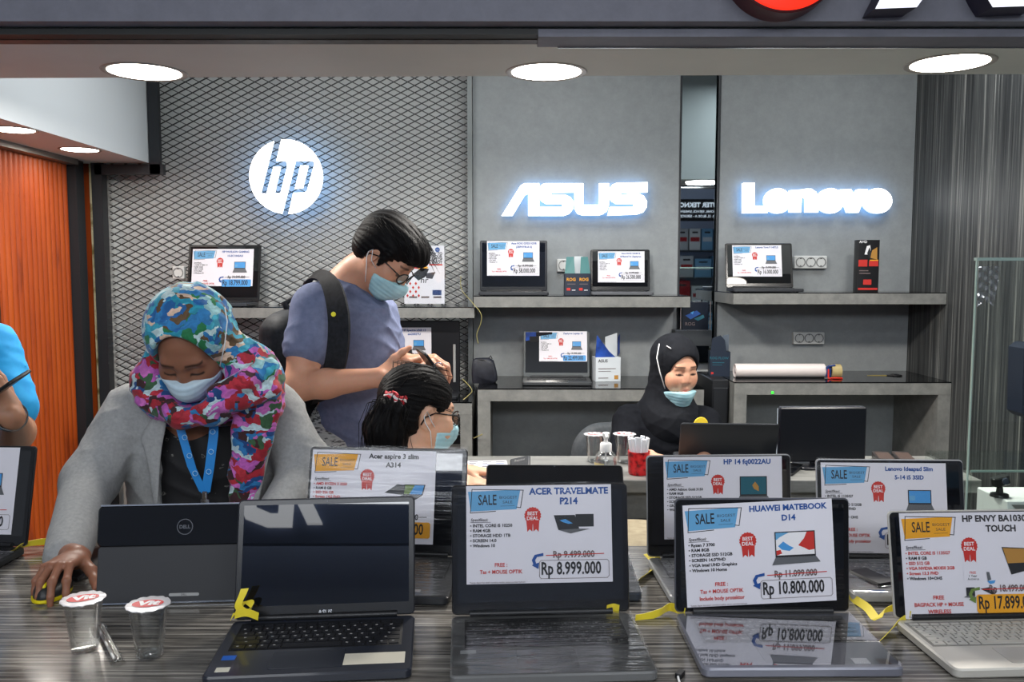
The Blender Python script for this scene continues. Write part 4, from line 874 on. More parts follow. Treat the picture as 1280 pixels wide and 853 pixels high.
# loose yellow-green wires
wire_m = mat('yellow_wire', (160, 152, 96), .4)
def wire(label, pts, r=.0019, m=wire_m, grp=None):
    b = MB(); P = [Vector(p) for p in pts]
    Q = []
    for i in range(len(P)-1):
        p0, p1, p2, p3 = P[max(i-1, 0)], P[i], P[i+1], P[min(i+2, len(P)-1)]
        for k in range(6):
            s_ = k/6; Q.append(.5*((2*p1)+(p2-p0)*s_+(2*p0-5*p1+4*p2-p3)*s_**2+(3*p1-p0-3*p2+p3)*s_**3))
    Q.append(P[-1]); b.tube(Q, r, 8, 0)
    o = b.build('cable', m, None, 180); tag(o, label, 'cable', grp); return o
Yw = 4.24
wire('thin yellow cable hanging down past the end of the grey shelf on the concrete wall', [W(576, 345, 4.56), W(577, 362, 4.45), W(590, 378, 4.25), W(601, 392, 4.23), W(601, 404, 4.24), W(596, 418, 4.26), W(598, 430, 4.27)])
wire('thin yellow cable bent into a hook beside the boxed laptop behind the man', [W(578, 474, 4.2), W(586, 482, 4.12), W(590, 489, 4.11), W(585, 495, 4.11), W(579, 500, 4.10)])
wire('short yellow cable end poking from the black gap beside the lower desk', [W(592, 548, 4.12), W(597, 546, 4.09), W(603, 543, 4.07)], .0025)
# green indicator on desk
t = thing('indicator_light', 'tiny green indicator light on the front edge of the corner desk', 'light', W(965.5, 491, 4.119))
b = MB(); b.rprism(.013, .013, .002, .004, .001, M=T(0, .0, 0) @ RX90); b.build('lens', mat('green_led', (60, 220, 60), .3, emit=1.2), t)
b = MB(); b.rprism(.017, .017, .003, .002, .0005, M=T(0, .001, 0) @ RX90); b.build('housing', mat('led_housing', (90, 92, 90), .4), t)
# little shelf with boxed laptop before the mirror strip
a, c = W(843, 413, 4.5), W(892, 413, 4.5)
t = thing('display_ledge', 'small dark ledge across the mirror strip', 'ledge', ((a.x+c.x)/2, 4.628, W(866, 413, 4.5).z-.085))
b = MB(); b.box((0, -.06, .0425), (c.x-a.x-.012, .12, .085), bev=.002); b.build('board', mat('ledge_grey', (54, 58, 62), .4), t)
b = MB(); b.box((0, -.119, .0845), (c.x-a.x-.014, .004, .003)); b.build('edge', chrome, t)
zt_ = W(866, 413, 4.5).z
a, c = W(852, 378, 4.53), W(884, 411, 4.53)
t, w_, hh = carton('small_box', 'dark blue boxed laptop with slanted picture standing on the ledge before the mirror strip', 853, 886, 378, 4.53, zt_, .05, mat('navy_box', (14, 22, 36), .3),
    prints=[('p', 2, [(.12, .52), (.55, .70), (.70, .58), (.32, .38)]), ('p', 14, [(.30, .62), (.44, .68), (.40, .56)]), ('p', 12, [(.45, .40), (.8, .55), (.85, .44), (.6, .33)]), ('t', 6, 'ROG', .3, .16, .025)])
b = MB(); b.tube([(-w_/2-.008, -.030, .002), (-w_/2-.008, -.030, hh*1.05)], .004); b.tube([(w_/2+.008, -.030, .002), (w_/2+.008, -.030, hh*1.05)], .004); b.build('bracket', chrome, t)

# ------------------------------------------------------------------ things on the service table
clear = film('clear_plastic', (252, 252, 252), .10, .05, base=.03)
water = film('water_fill', (236, 238, 238), .05, .03, base=.015)
lid_m = mat('foil_lid', (206, 206, 210), .28, .25)
def vcup(loc, h, label, print_='Vit', rot=0, tilt=0, grp='sealed water cups'):
    t = thing('water_cup', label, 'cup', loc, (R(tilt), 0, rot), grp); s = h/.095
    b = MB(); b.lathe([(0, .0012), (.020*s, .0005), (.0225*s, .003*s), (.0235*s, .012*s), (.0315*s, .085*s), (.0325*s, .090*s), (.0325*s, .093*s), (.0310*s, .093*s), (.0305*s, .085*s), (.0225*s, .012*s), (.0215*s, .005*s), (0, .004*s)], 40); b.build('cup', clear, t, 50)
    b = MB(); b.lathe([(0, .0052*s), (.0208*s, .0058*s), (.0216*s, .012*s), (.0285*s, .078*s), (0, .078*s)], 40); b.build('water', water, t, 50)
    b = MB()
    n = 40; ro = [.0365*s*(1+.012*math.sin(3*k)+.02*(k % 7 == 0)) for k in range(n)]
    b.add([(0, 0, .0945*s)]+[(.031*s*math.cos(2*math.pi*k/n), .031*s*math.sin(2*math.pi*k/n), .0945*s) for k in range(n)]+[(ro[k]*math.cos(2*math.pi*k/n), ro[k]*math.sin(2*math.pi*k/n), (.0942-.0012*(k % 3 == 0))*s) for k in range(n)]+[(ro[k]*math.cos(2*math.pi*k/n), ro[k]*math.sin(2*math.pi*k/n), (.0930-.0012*(k % 3 == 0))*s) for k in range(n)],
          [(0, 1+k, 1+(k+1) % n) for k in range(n)]+[(1+k, 1+n+k, 1+n+(k+1) % n, 1+(k+1) % n) for k in range(n)]+[(1+n+k, 1+2*n+k, 1+2*n+(k+1) % n, 1+n+(k+1) % n) for k in range(n)], 0)
    z_ = .0952*s
    b.poly([(.026*s*math.cos(a)*1.0, .017*s*math.sin(a)-.001, z_) for a in [2*math.pi*k/28 for k in range(28)]], 1)
    text(b, print_, 0, -.009*s, .026*s, 2, None, 'c', .06, z=z_+.0003, xs=1.15, slant=.1)
    b.build('lid', [lid_m, mat('lid_red', (206, 34, 40), .35), mat('lid_white', (240, 240, 240), .4)], t, 30)
    return t
q0 = WZ(99, 820); q1 = WZ(181, 828)
vcup((q0.x, q0.y+.02, TOP+.0005), .092, 'sealed plastic water cup with crumpled red-print foil lid, beside the hand on the mouse', rot=R(25))
vcup((q1.x, q1.y+.02, TOP+.0005), .092, 'sealed plastic water cup with flat red oval lid, before the black convertible laptop', rot=R(8))
c0 = W(745, 588, 2.80); c1 = W(785, 590, 2.78)
vcup((c0.x, 2.86, TOP+.0005), .095, 'sealed water cup behind the hand sanitiser, its lid just showing', rot=.3)
vcup((c1.x-.005, 2.84, TOP+.0005), .100, 'sealed water cup between the hand sanitiser and the red straw tumbler', rot=-.2)
# straw in wrapper
a, c = WZ(125, 786), WZ(147, 828)
t = thing('wrapped_straw', 'short drinking straw in clear wrapper lying between the two front water cups', 'straw', (a+c)/2, math.atan2((c-a).y, (c-a).x))
ln = (c-a).length
b = MB(); 
for dy in (-.0035, .0035): b.lathe([(.0022, -ln/2), (.003, -ln/2), (.003, ln/2), (.0022, ln/2)], 12, M=T(0, dy, .0042) @ Matrix.Rotation(R(90), 4, 'Y'))
b.build('straw', mat('straw_white', (244, 242, 236), .3), t)
b = MB(); b.grid(lambda u, v: ((u-.5)*ln*1.12, (v-.5)*.022, .0012+.0075*math.sin(math.pi*v)+.001*math.sin(20*u)*math.sin(6*v)), 20, 8); b.build('wrapper', film('straw_film', (254, 254, 252), .2, .12, base=.07, bump=.6, bscale=60), t, 180)
# sanitiser pump bottle
p = W(757, 590, 2.68)
t = thing('sanitiser_bottle', 'clear pump bottle of hand sanitiser with white pump on the service table', 'bottle', (p.x, 2.68, TOP+.0005))
hb = W(757, 563, 2.68).z-TOP; ht = W(757, 541, 2.68).z-TOP
b = MB(); b.lathe([(0, 0), (.034, 0), (.037, .004), (.037, hb*.55), (.034, hb*.75), (.022, hb*.95), (.015, hb), (.013, hb), (.020, hb*.93), (.032, hb*.74), (.035, hb*.55), (.035, .006), (0, .004)], 40); b.build('bottle', clear, t, 50)
b = MB(); b.lathe([(0, .0045), (.0345, .0065), (.0345, hb*.5), (0, hb*.5)], 40); b.build('gel', water, t, 50)
b = MB(); b.lathe([(0, hb-.004), (.019, hb-.004), (.019, hb+.020), (.015, hb+.024), (.007, hb+.026), (.006, ht-.022), (.010, ht-.014), (.012, ht-.002), (.010, ht), (0, ht)], 28); b.tube([(0, 0, ht-.008), (0, -.02, ht-.006), (0, -.032, ht-.012)], .005); b.tube([(0, 0, .01), (0, 0, hb)], .003); b.build('pump', white_plastic, t, 50)
b = MB(); b.add([(.0385*math.cos(R(a)), .0385*math.sin(R(a)), z) for z in (.012, hb*.52) for a in range(195, 256, 10)], [(k, k+1, k+8, k+7) for k in range(6)]); b.build('label_sticker', mat('label_yellow', (214, 196, 140), .4), t)
# red tumbler with straws
p = W(797, 600, 2.70)
t = thing('straw_tumbler', 'red patterned tumbler full of white wrapped straws', 'tumbler', (p.x, 2.68, TOP+.0005))
h_ = W(797, 564, 2.68).z-TOP
red_m = noisy('red_pattern', [(.35, (120, 10, 20)), (.5, (206, 26, 34)), (.7, (222, 44, 48))], nscale=70, detail=2, rough=.3)
b = MB(); b.lathe([(0, 0), (.031, 0), (.033, .004), (.035, h_), (.0325, h_), (.031, .006), (0, .005)], 36); b.build('tumbler', red_m, t, 50)
for k in range(11):
    a = 2*math.pi*k/11; r0 = .018 if k else 0; tl = .02*math.cos(a); b = MB()
    b.box((0, 0, (h_+.034)/2), (.014, .005, h_+.034+.006*(k % 3)), 0, T(r0*math.cos(a), r0*math.sin(a), .006) @ Matrix.Rotation(.14*math.cos(a), 4, 'Y') @ Matrix.Rotation(a+1.5, 4, 'Z'), bev=.001)
    s_ = b.build('straw', mat('straw_paper', (226, 228, 232), .5), None); s_.location = t.location
    tag(s_, 'white paper-wrapped straw standing in the red tumbler', 'straw', 'wrapped straws in the red tumbler')
# papers, black pouch, phone, dark trays
p = W(606, 592, 2.72)
t = thing('printed_paper', 'printed white paper sheet on the service table under the hand', 'paper', (W(600, 594, 2.74).x, 2.74, TOP))
b = MB(); b.box((0, 0, .0012), (.19, .24, .0016), 0, Matrix.Rotation(.08, 4, 'Z')); b.build('sheet', paper, t)
b = MB()
for i in range(9):
    for j in range(4): b.poly([(-.085+.045*j+dx, .10-.024*i+dy, .0024) for dx, dy in ((0, 0), (.03-.006*((i*j) % 3), 0), (.03-.006*((i*j) % 3), .008), (0, .008))], 1 if (i+j) % 4 else 2)
b.build('print', INK, t, smooth=0)
p0 = W(651, 590, 2.72)
t = thing('wallet', 'small black wallet propped up at a slant on the service table', 'wallet', (p0.x, 2.72, TOP+.002), (R(38), R(-14), R(-12)))
b = MB(); b.rprism(.068, .055, .006, .014, .004, M=T(0, .02, 0)); b.build('body', mat('wallet_black', (24, 24, 27), .3), t)
b = MB(); text(b, 'Rejoice', 0, .028, .012, 0, T(0, 0, .0146), 'c', slant=.2); b.build('lettering', mat('wallet_print', (150, 150, 150), .5), t)
p = WZ(1000, 597)
t = thing('phone', 'black phone lying on the service table beside the silver-edged sale laptop', 'phone', (p.x-.01, 2.73, TOP), R(-32))
b = MB(); b.rprism(.075, .16, .010, .008, .002, M=T(0, 0, .0005)); b.build('case', black_plastic, t)
b = MB(); b.rprism(.069, .154, .008, .0006, .0002, M=T(0, 0, .0085)); b.build('screen', SCREEN, t)
brn = mat('tray_brown', (70, 56, 50), .4)
for k, (px, lab) in enumerate(((1092, 'flat brown battery pack on the service table, left of two behind the silver sale laptop'), (1116, 'flat brown battery pack on the service table, right of two behind the silver sale laptop'))):
    p = WZ(px, 572)
    t = thing('battery_pack', lab, 'battery pack', (p.x, 2.84, TOP), R(-14)); b = MB(); b.rprism(.055, .15, .006, .024, .003); b.build('body', mat('tray_dark', (40, 36, 36), .35), t); b = MB(); b.rprism(.046, .11, .003, .001, .0003, M=T(0, -.004, .024)); b.build('label_plate', brn, t)
# laptop and monitor facing the woman in black
t, ML = laptop('dark laptop seen from behind in front of the woman in black hijab', W(905, 578, 2.80).x, 2.775, 176, 22, .315, .15, .15, shell=(30, 33, 38), wrap=False, wrapdeck=False)
zt_ = W(1025, 511, 2.74).z
t = thing('monitor', 'black monitor seen from behind on the service table', 'monitor', (W(1025, 575, 2.78).x, 2.78, TOP), R(2))
wm = .290
b = MB(); hm = zt_-TOP-.02; b.rprism(wm, hm, .006, .022, .004, M=T(0, .004, .02+hm/2) @ RX90); b.build('back_cover', mat('monitor_black', (14, 17, 26), .35), t)
b = MB(); b.box((0, .003, .02+.012), (wm*.99, .012, .012), bev=.002); b.box((0, .003, zt_-TOP-.001), (wm*.96, .01, .003)); b.build('trim', mat('monitor_trim', (70, 74, 82), .3), t)
b = MB(); b.box((0, .0265, .02+hm/2), (wm*.95, .001, hm*.9)); b.build('screen', mat('lit_screen', (200, 210, 220), .3, emit=.5), t)
b = MB(); b.box((0, .012, .035), (.06, .010, .06), bev=.003); b.rprism(.16, .11, .02, .008, .002, M=T(0, 0, .0005)); b.build('stand', mat('monitor_black', (14, 17, 26), .35), t)

# ------------------------------------------------------------------ front counter small things
p = WZ(50, 757)
MOUSE = p
t = thing('computer_mouse', 'black computer mouse with yellow rim under the hand at the left', 'mouse', (p.x-.004, p.y+.052, TOP), R(186))
b = MB()
def mouse_fn(u, v):
    a = 2*math.pi*u; e = 1-v; rx = .033*(1-.10*math.cos(a-math.pi/2)**2*0); r_ = math.cos(v*math.pi/2)**.55
    y = .052*math.sin(a)*r_; x = .032*math.cos(a)*(1-.12*math.sin(a))*r_; z = .008+.030*math.sin(v*math.pi/2)*(1-.18*(y/.05))
    return (x, y, z)
b.grid(mouse_fn, 40, 14); b.build('shell', mat('mouse_black', (30, 31, 32), .4), t, 180)
b = MB(); b.lathe([(0, .001), (1, .001), (1.05, .004), (1.03, .009), (0, .009)], 40, M=Matrix.Diagonal((.032, .052, 1, 1))); b.build('rim', mat('mouse_yellow', (226, 206, 20), .4), t, 50)
b = MB(); b.lathe([(0, -.004), (.007, -.004), (.009, -.002), (.009, .002), (.007, .004), (0, .004)], 20, M=T(0, .030, .028) @ Matrix.Rotation(R(90), 4, 'Y')); b.build('wheel', mat('wheel_yellow', (226, 206, 20), .4), t)
p = WZ(112, 716)
t = thing('power_bank', 'flat black power bank lying beside the black convertible laptop', 'power bank', (WZ(116, 706).x, WZ(116, 706).y, TOP), R(-14))
b = MB(); b.rprism(.10, .20, .008, .012, .003); b.build('case', mat('pb_black', (24, 25, 27), .3), t)
b = MB(); b.box((-.035, -.1003, .006), (.006, .001, .003)); b.box((-.02, -.1003, .006), (.010, .001, .004)); b.build('port', mat('port_blue', (70, 90, 130), .3, .4), t)
# yellow security ribbons
yel = mat('yellow_ribbon', (236, 214, 52), .45, sheen=.2)
def ribbon(label, pts, w=.014, name='yellow_ribbon', Yd=False):
    """pts: (pixel x, pixel y, height over counter or None, depth Y or None, width angle)"""
    b = MB(); P = []
    for (px, py, z, a) in pts: P.append((W(px, py, z) if Yd else WZ(px, py, TOP+z), Vector((math.cos(R(a)), .0, math.sin(R(a))))))
    Q = []
    for i in range(len(P)-1):
        p0, p1, p2, p3 = [P[min(max(j, 0), len(P)-1)] for j in (i-1, i, i+1, i+2)]
        for k in range(6):
            s_ = k/6; pos = .5*((2*p1[0])+(p2[0]-p0[0])*s_+(2*p0[0]-5*p1[0]+4*p2[0]-p3[0])*s_**2+(3*p1[0]-p0[0]-3*p2[0]+p3[0])*s_**3)
            Q.append((pos, p1[1].lerp(p2[1], s_)))
    Q.append(P[-1]); b.ribbon(Q, w, 0, .0009)
    o = b.build(name, yel, None, 60); return tag(o, label, 'ribbon', None)
ribbon('yellow ribbon curling off the laptop at the left edge of the counter', [(2, 696, .006, 80), (16, 692, .012, 85), (26, 683, .02, 60), (40, 679, .022, 60), (58, 677, .02, 80)], .016)
ribbon('yellow ribbon knot tied round the hinge of the bare black-screen laptop', [(290, 772, 1.462, 70), (296, 766, 1.462, 40), (306, 752, 1.468, 10), (316, 757, 1.464, 70), (308, 766, 1.455, 60), (298, 758, 1.452, 20), (303, 744, 1.455, 10), (306, 736, 1.458, 5)], .014, Yd=True)
ribbon('short yellow ribbon tail across the hinge of the bare black-screen laptop', [(294, 769, 1.450, 80), (308, 766, 1.446, 85), (323, 771, 1.452, 80)], .014, Yd=True)
ribbon('yellow ribbon running from the tilted-card laptop toward the sale card of 8.999.000', [(794, 774, .003, 85), (806, 772, .004, 85), (824, 766, .010, 75), (838, 759, .014, 80), (856, 766, .020, 80)], .016)
ribbon('yellow ribbon hanging from the silver-decked laptop with the teal picture card', [(811, 692, .02, 15), (818, 699, .014, 25), (820, 706, .010, 35), (812, 716, .004, 40), (797, 727, .0025, 45)], .024)
ribbon('small yellow ribbon end at the right hinge of the laptop priced 8.999.000', [(758, 762, .026, 85), (766, 760, .027, 85), (774, 762, .026, 85)], .016)
ribbon('yellow ribbon looped from the silver second-row laptop to the orange-card laptop', [(1052, 740, .003, 80), (1066, 748, .006, 70), (1084, 760, .012, 50), (1096, 774, .016, 20), (1104, 764, .022, 50), (1122, 760, .028, 70), (1138, 770, .026, 80)], .016)
ribbon('yellow ribbon tail lying before the silver laptop with the orange card', [(1134, 772, .022, 70), (1122, 779, .014, 60), (1112, 790, .004, 50), (1102, 800, .0025, 45)], .017)
wire('thin white cable curled on the counter behind the tilted-card laptop', [WZ(1066, 738, TOP+.003), WZ(1074, 746, TOP+.003), WZ(1088, 748, TOP+.003), WZ(1100, 742, TOP+.003), WZ(1108, 734, TOP+.003)], .0022, white_plastic)
t = thing('power_adapter', 'black power adapter on the counter behind the orange-card laptop', 'adapter', (WZ(1090, 735).x, WZ(1090, 735).y, TOP), R(20)); b = MB(); b.rprism(.05, .09, .006, .026, .004); b.build('body', black_plastic, t); b = MB(); b.tube([(0, -.045, .012), (0, -.06, .010), (.02, -.075, .006)], .003); b.build('plug_lead', black_plastic, t)
t = thing('cable_end', 'dark plug lying on the counter at the left of the tilted-card laptop front corner', 'plug', (WZ(850, 846).x, WZ(850, 846).y, TOP), R(-30)); b = MB(); b.rprism(.012, .02, .003, .008, .001); b.build('plug', black_plastic, t); b = MB(); b.tube([(0, -.01, .004), (.01, -.03, .003), (.04, -.05, .003)], .002); b.build('lead', white_plastic, t)

# ------------------------------------------------------------------ across the corridor (seen in the mirror strip and in the glossy screens)
YO = -2.6
bx('wall_opposite', (-3.5, YO-.65, 0), (5.0, YO-.55, 3.15), mat('opposite_wall', (200, 212, 236), .7))
t = thing('shop_sign', 'black sign with white lettering over the shelf of cartons, seen in the mirror strip', 'sign', (2.62, YO, 2.20))
b = MB(); b.box((0, -.02, .10), (1.6, .04, .30)); b.build('board', mat('sign_black', (10, 10, 14), .4), t)
Mb = T(0, .002, 0) @ Matrix.Rotation(math.pi, 4, 'Z') @ RX90
wl = mat('sign_text_white', (240, 244, 250), .4, emit=1.0)
b = MB(); text(b, 'COMPUTER TEKNOLOGI', .02, .14, .088, 0, Mb, 'c', .03, z=.001); text(b, 'PUSAT & ELEKTRONIK, SERVICE, SPAREPART, NETWORK', .05, .065, .042, 0, Mb, 'c', .02, z=.001); text(b, 'LT. 2 NO. 15, BLOK A - SERVICE PUSAT', .05, .0, .045, 0, Mb, 'c', .02, z=.001); b.build('lettering', wl, t, smooth=0)
t = thing('carton_rack', 'tall dark rack across the corridor holding cartons, seen in the mirror strip', 'rack', (2.62, YO-.25, 0))
b = MB()
for zz_ in (.6, .98, 1.36, 1.74): b.box((0, 0, zz_), (1.6, .4, .02))
b.build('shelf', mat('rack_grey', (70, 74, 80), .5), t)
for sx in (-.79, .79): b = MB(); b.box((sx, 0, 1.04), (.02, .4, 2.08)); b.build('upright', mat('rack_grey', (70, 74, 80), .5), t)
cols = [(198, 200, 202), (180, 40, 48), (50, 110, 170), (120, 170, 205), (226, 228, 228), (36, 66, 120)]
rr_ = random.Random(11); ci = 0
for zz_ in (.61, .99, 1.37, 1.75):
    x = -.74
    while x < .62:
        w_ = rr_.choice((.16, .20, .24)); h_ = rr_.choice((.26, .30, .33)) if zz_ < 1.7 else .30; c = cols[rr_.randrange(6)]
        b = MB(); b.box((0, 0, h_/2), (w_-.01, .28, h_), bev=.002); b.box((0, .1405, h_*.5), (w_*.8, .001, h_*.2), 1); b.box((0, .1408, h_*.82), (w_*.5, .001, h_*.08), 2)
        o = b.build('carton', [mat('carton_%d_%d_%d' % c, c, .4), mat('carton_band_red', (176, 36, 44), .4) if c[0] > 150 else mat('carton_band_pale', (206, 214, 222), .4), mat('ink_dark', (52, 50, 54), .5)], None)
        o.location = (2.62+x+w_/2, YO-.22, zz_); tag(o, 'printed carton on the rack across the corridor, seen only in the mirror strip', 'carton', 'cartons on the rack across the corridor')
        x += w_+.012; ci += 1
t = thing('shop_letters', 'large lit white sign letters across the corridor, mirrored in the bare black screen', 'sign', (-.95, YO, 2.2))
b = MB(); b.box((.2, -.05, .38), (2.6, .06, .62)); b.build('board', mat('sign_board_blue', (84, 98, 128), .5), t)
ol_m = mat('opposite_letter', (250, 252, 255), .4, emit=2.4)
b = MB(); text(b, 'D', 0, 0, .50, 0, T(.02, .005, .19) @ Matrix.Rotation(math.pi, 4, 'Z') @ RX90, 'c', .05, z=.02, extrude=.02); b.build('letter', ol_m, t, smooth=0)
b = MB(); prismxz(b, [(.10, .58), (.20, .58), (.40, .19), (.30, .19)], .0, .04); b.build('letter', ol_m, t, smooth=0)
downl = WZ
t = thing('ceiling_downlight', 'round corridor ceiling lamp across the corridor, seen in the mirror strip', 'ceiling light', (2.43, -2.0, 3.148), group='round recessed ceiling lamps')
b = MB(); b.lathe([(0, -.004), (.10, -.004), (.11, 0), (0, 0)], 40); b.build('diffuser', lamp_disc, t)
# ================================================================== smooth solids (signed distance fields meshed as one surface)
class SDF:
    def __init__(s, h): s.h = h; s.p = []; s.M = Matrix(); s.disp = None
    def _w(s, p): return np.array((s.M @ Vector(p))[:])
    def cone(s, a, b, ra, rb=None, k=.02, op='u', flat=None):
        """tapered limb from a to b; flat=(direction, factor): squashed along that direction"""
        rb = ra if rb is None else rb; A, B = s._w(a), s._w(b); r = max(ra, rb); fl = None
        if flat: fl = (np.array((s.M.to_3x3() @ Vector(flat[0])).normalized()[:]), flat[1])
        s.p.append(('c', op, k, np.minimum(A, B)-r, np.maximum(A, B)+r, A, B, ra, rb, fl))
    def chain(s, pts, rad, k=.02, op='u', flat=None):
        for i in range(len(pts)-1): s.cone(pts[i], pts[i+1], rad[i], rad[i+1], k, op, flat)
    def ell(s, c, r, k=.02, op='u', rot=None):
        C = s._w(c); Q = np.array((s.M.to_3x3() @ (rot.to_3x3() if rot is not None else Matrix.Identity(3)))); r = np.array((r, r, r) if np.isscalar(r) else r, float)
        e = np.sqrt((Q**2) @ (r**2)); s.p.append(('e', op, k, C-e, C+e, C, Q, r))
    def box(s, c, hs, rr=.005, k=.01, op='u', rot=None):
        C = s._w(c); Q = np.array((s.M.to_3x3() @ (rot.to_3x3() if rot is not None else Matrix.Identity(3)))); hs = np.array(hs, float)
        e = np.abs(Q) @ hs; s.p.append(('b', op, k, C-e, C+e, C, Q, hs, rr))
    def cut(s, c, n, k=.006):
        """keep the side the normal points away from"""
        C = s._w(c); n_ = np.array((s.M.to_3x3() @ Vector(n)).normalized()[:]); s.p.append(('h', 'i', k, None, None, C, n_))
    def ev(s, P, prims):
        d = np.full(len(P), 1.0)
        for q in prims:
            if q[0] == 'c':
                A, B, ra, rb, fl = q[5:]; pa = P-A; ba = B-A; t = np.clip(pa @ ba/max(ba @ ba, 1e-9), 0, 1); v = pa-t[:, None]*ba
                if fl is not None: v = v+np.outer(v @ fl[0], fl[0])*(fl[1]-1)
                x = np.sqrt((v*v).sum(1))-(ra+(rb-ra)*t)
                if fl is not None: x = x/max(1, fl[1]*.6)
            elif q[0] == 'e':
                C, Q, r = q[5:]; v = (P-C) @ Q; k0 = np.sqrt(((v/r)**2).sum(1)); k1 = np.sqrt(((v/r**2)**2).sum(1))+1e-9; x = k0*(k0-1)/k1
            elif q[0] == 'b':
                C, Q, hs, rr = q[5:]; v = np.abs((P-C) @ Q)-hs+rr; x = np.sqrt((np.maximum(v, 0)**2).sum(1))+np.minimum(v.max(1), 0)-rr
            else:
                C, n_ = q[5:]; x = (P-C) @ n_
            k = q[2]
            if q[1] == 'u':
                hh = np.maximum(k-np.abs(d-x), 0)/k; d = np.minimum(d, x)-hh*hh*k*.25
            else:
                y = -x if q[1] == 's' else x; hh = np.maximum(k-np.abs(d-y), 0)/k; d = np.maximum(d, y)+hh*hh*k*.25
        return d
    def mesh(s, B=20):
        h = s.h; un = [q for q in s.p if q[1] == 'u']; lo = np.min([q[3] for q in un], 0)-.03; hi = np.max([q[4] for q in un], 0)+.03
        nb = np.ceil((hi-lo)/(h*B)).astype(int); ids = []; vs = []; quads = []; S1, S2 = 1 << 40, 1 << 20
        g = np.arange(-1, B+1); gi, gj, gk = np.meshgrid(g, g, g, indexing='ij'); base = np.stack([gi, gj, gk], -1).reshape(-1, 3)
        n = B+2
        for bi in np.ndindex(*nb):
            o = np.array(bi)*B; c0 = lo+(o-1)*h; c1 = lo+(o+B)*h
            pr = [q for q in s.p if q[3] is None or ((q[4]+.045 > c0).all() and (q[3]-.045 < c1).all())]
            if not any(q[1] == 'u' for q in pr): continue
            cen = ((c0+c1)/2)[None]; dc = s.ev(cen, pr)[0]
            if abs(dc) > h*(B+2)*.87*1.6+.03: continue
            P = lo+(base+o)*h; d = s.ev(P, pr)
            if s.disp is not None and d.min() < .03: d = d+s.disp(P)
            if d.min() > 0 or d.max() < 0: continue
            D = d.reshape(n, n, n); G = P.reshape(n, n, n, 3)
            sg = D < 0
            cs = [(a, b, c) for a in (0, 1) for b in (0, 1) for c in (0, 1)]
            m = n-1; cnt = sum(sg[a:a+m, b:b+m, c:c+m].astype(np.int8) for a, b, c in cs); act = np.argwhere((cnt > 0) & (cnt < 8))
            if not len(act): continue
            ac = np.zeros((len(act), 3)); w = np.zeros(len(act))
            val = {c: D[act[:, 0]+c[0], act[:, 1]+c[1], act[:, 2]+c[2]] for c in cs}
            for c in cs:
                for ax in range(3):
                    if c[ax]: continue
                    e = list(c); e[ax] = 1; e = tuple(e); va, vb = val[c], val[e]; x = (va < 0) != (vb < 0)
                    t = np.where(x, va/np.where(x, va-vb, 1), 0); p = np.array(c, float)[None]+np.eye(3)[ax][None]*t[:, None]
                    ac += p*x[:, None]; w += x
            p = ac/w[:, None]+act; vs.append(lo+(p-1+o)*h)
            gc = act-1+o+1; ids.append(gc[:, 0]*S1+gc[:, 1]*S2+gc[:, 2])
            for ax in range(3):
                a_, b_ = [k for k in range(3) if k != ax]
                i0 = sg[1:B+1, 1:B+1, 1:B+1]; sl = [slice(1, B+1)]*3; sl[ax] = slice(2, B+2) if True else None
                if ax == 0: i1 = sg[2:B+2, 1:B+1, 1:B+1]
                elif ax == 1: i1 = sg[1:B+1, 2:B+2, 1:B+1]
                else: i1 = sg[1:B+1, 1:B+1, 2:B+2]
                for fl in (0, 1):
                    E = np.argwhere((i0 != i1) & (i0 == bool(fl)))
                    if not len(E): continue
                    E = E+1-1+o+1           # cell index (shifted by one) of the node
                    def cid(da, db):
                        q = E.copy(); q[:, a_] -= da; q[:, b_] -= db; return q[:, 0]*S1+q[:, 1]*S2+q[:, 2]
                    qd = np.stack([cid(1, 1), cid(0, 1), cid(0, 0), cid(1, 0)], 1)
                    quads.append(qd[:, ::-1] if (fl == 0) ^ (ax == 1) else qd)
        ids = np.concatenate(ids); vs = np.concatenate(vs); quads = np.concatenate(quads)
        u, first = np.unique(ids, return_index=True); vs = vs[first]
        ix = np.searchsorted(u, quads); ix = np.clip(ix, 0, len(u)-1); ok = (u[ix] == quads).all(1)
        return vs, ix[ok]
    def build(s, name, m, parent, colfn=None, smooth_it=1):
        V, Q = s.mesh()
        if smooth_it:
            E = np.concatenate([Q[:, [0, 1]], Q[:, [1, 2]], Q[:, [2, 3]], Q[:, [3, 0]]])
            for _ in range(smooth_it):
                acc = np.zeros_like(V); ct = np.zeros(len(V))
                for a, b in ((0, 1), (1, 0)):
                    for ax in range(3): acc[:, ax] += np.bincount(E[:, a], V[E[:, b], ax], len(V))
                    ct += np.bincount(E[:, a], minlength=len(V))
                V = np.where(ct[:, None] > 0, V*.4+.6*acc/np.maximum(ct, 1)[:, None], V)
        loc = np.array(parent.location[:]) if parent is not None else np.zeros(3)
        me = bpy.data.meshes.new(name); X = (V-loc).astype(np.float32)
        me.vertices.add(len(V)); me.vertices.foreach_set('co', X.ravel())
        me.loops.add(Q.size); me.loops.foreach_set('vertex_index', Q.astype(np.int32).ravel())
        me.polygons.add(len(Q)); me.polygons.foreach_set('loop_start', np.arange(0, Q.size, 4, dtype=np.int32)); me.polygons.foreach_set('loop_total', np.full(len(Q), 4, np.int32))
        me.polygons.foreach_set('use_smooth', np.ones(len(Q), bool))
        me.update(calc_edges=True); me.validate(); me.materials.append(m)
        if colfn is not None:
            C = np.ones((len(V), 4), np.float32); C[:, :3] = colfn(V)
            at = me.color_attributes.new('Col', 'FLOAT_COLOR', 'POINT'); at.data.foreach_set('color', C.ravel())
        o = bpy.data.objects.new(name, me); COL.objects.link(o)
        if parent is not None: o.parent = parent
        return o
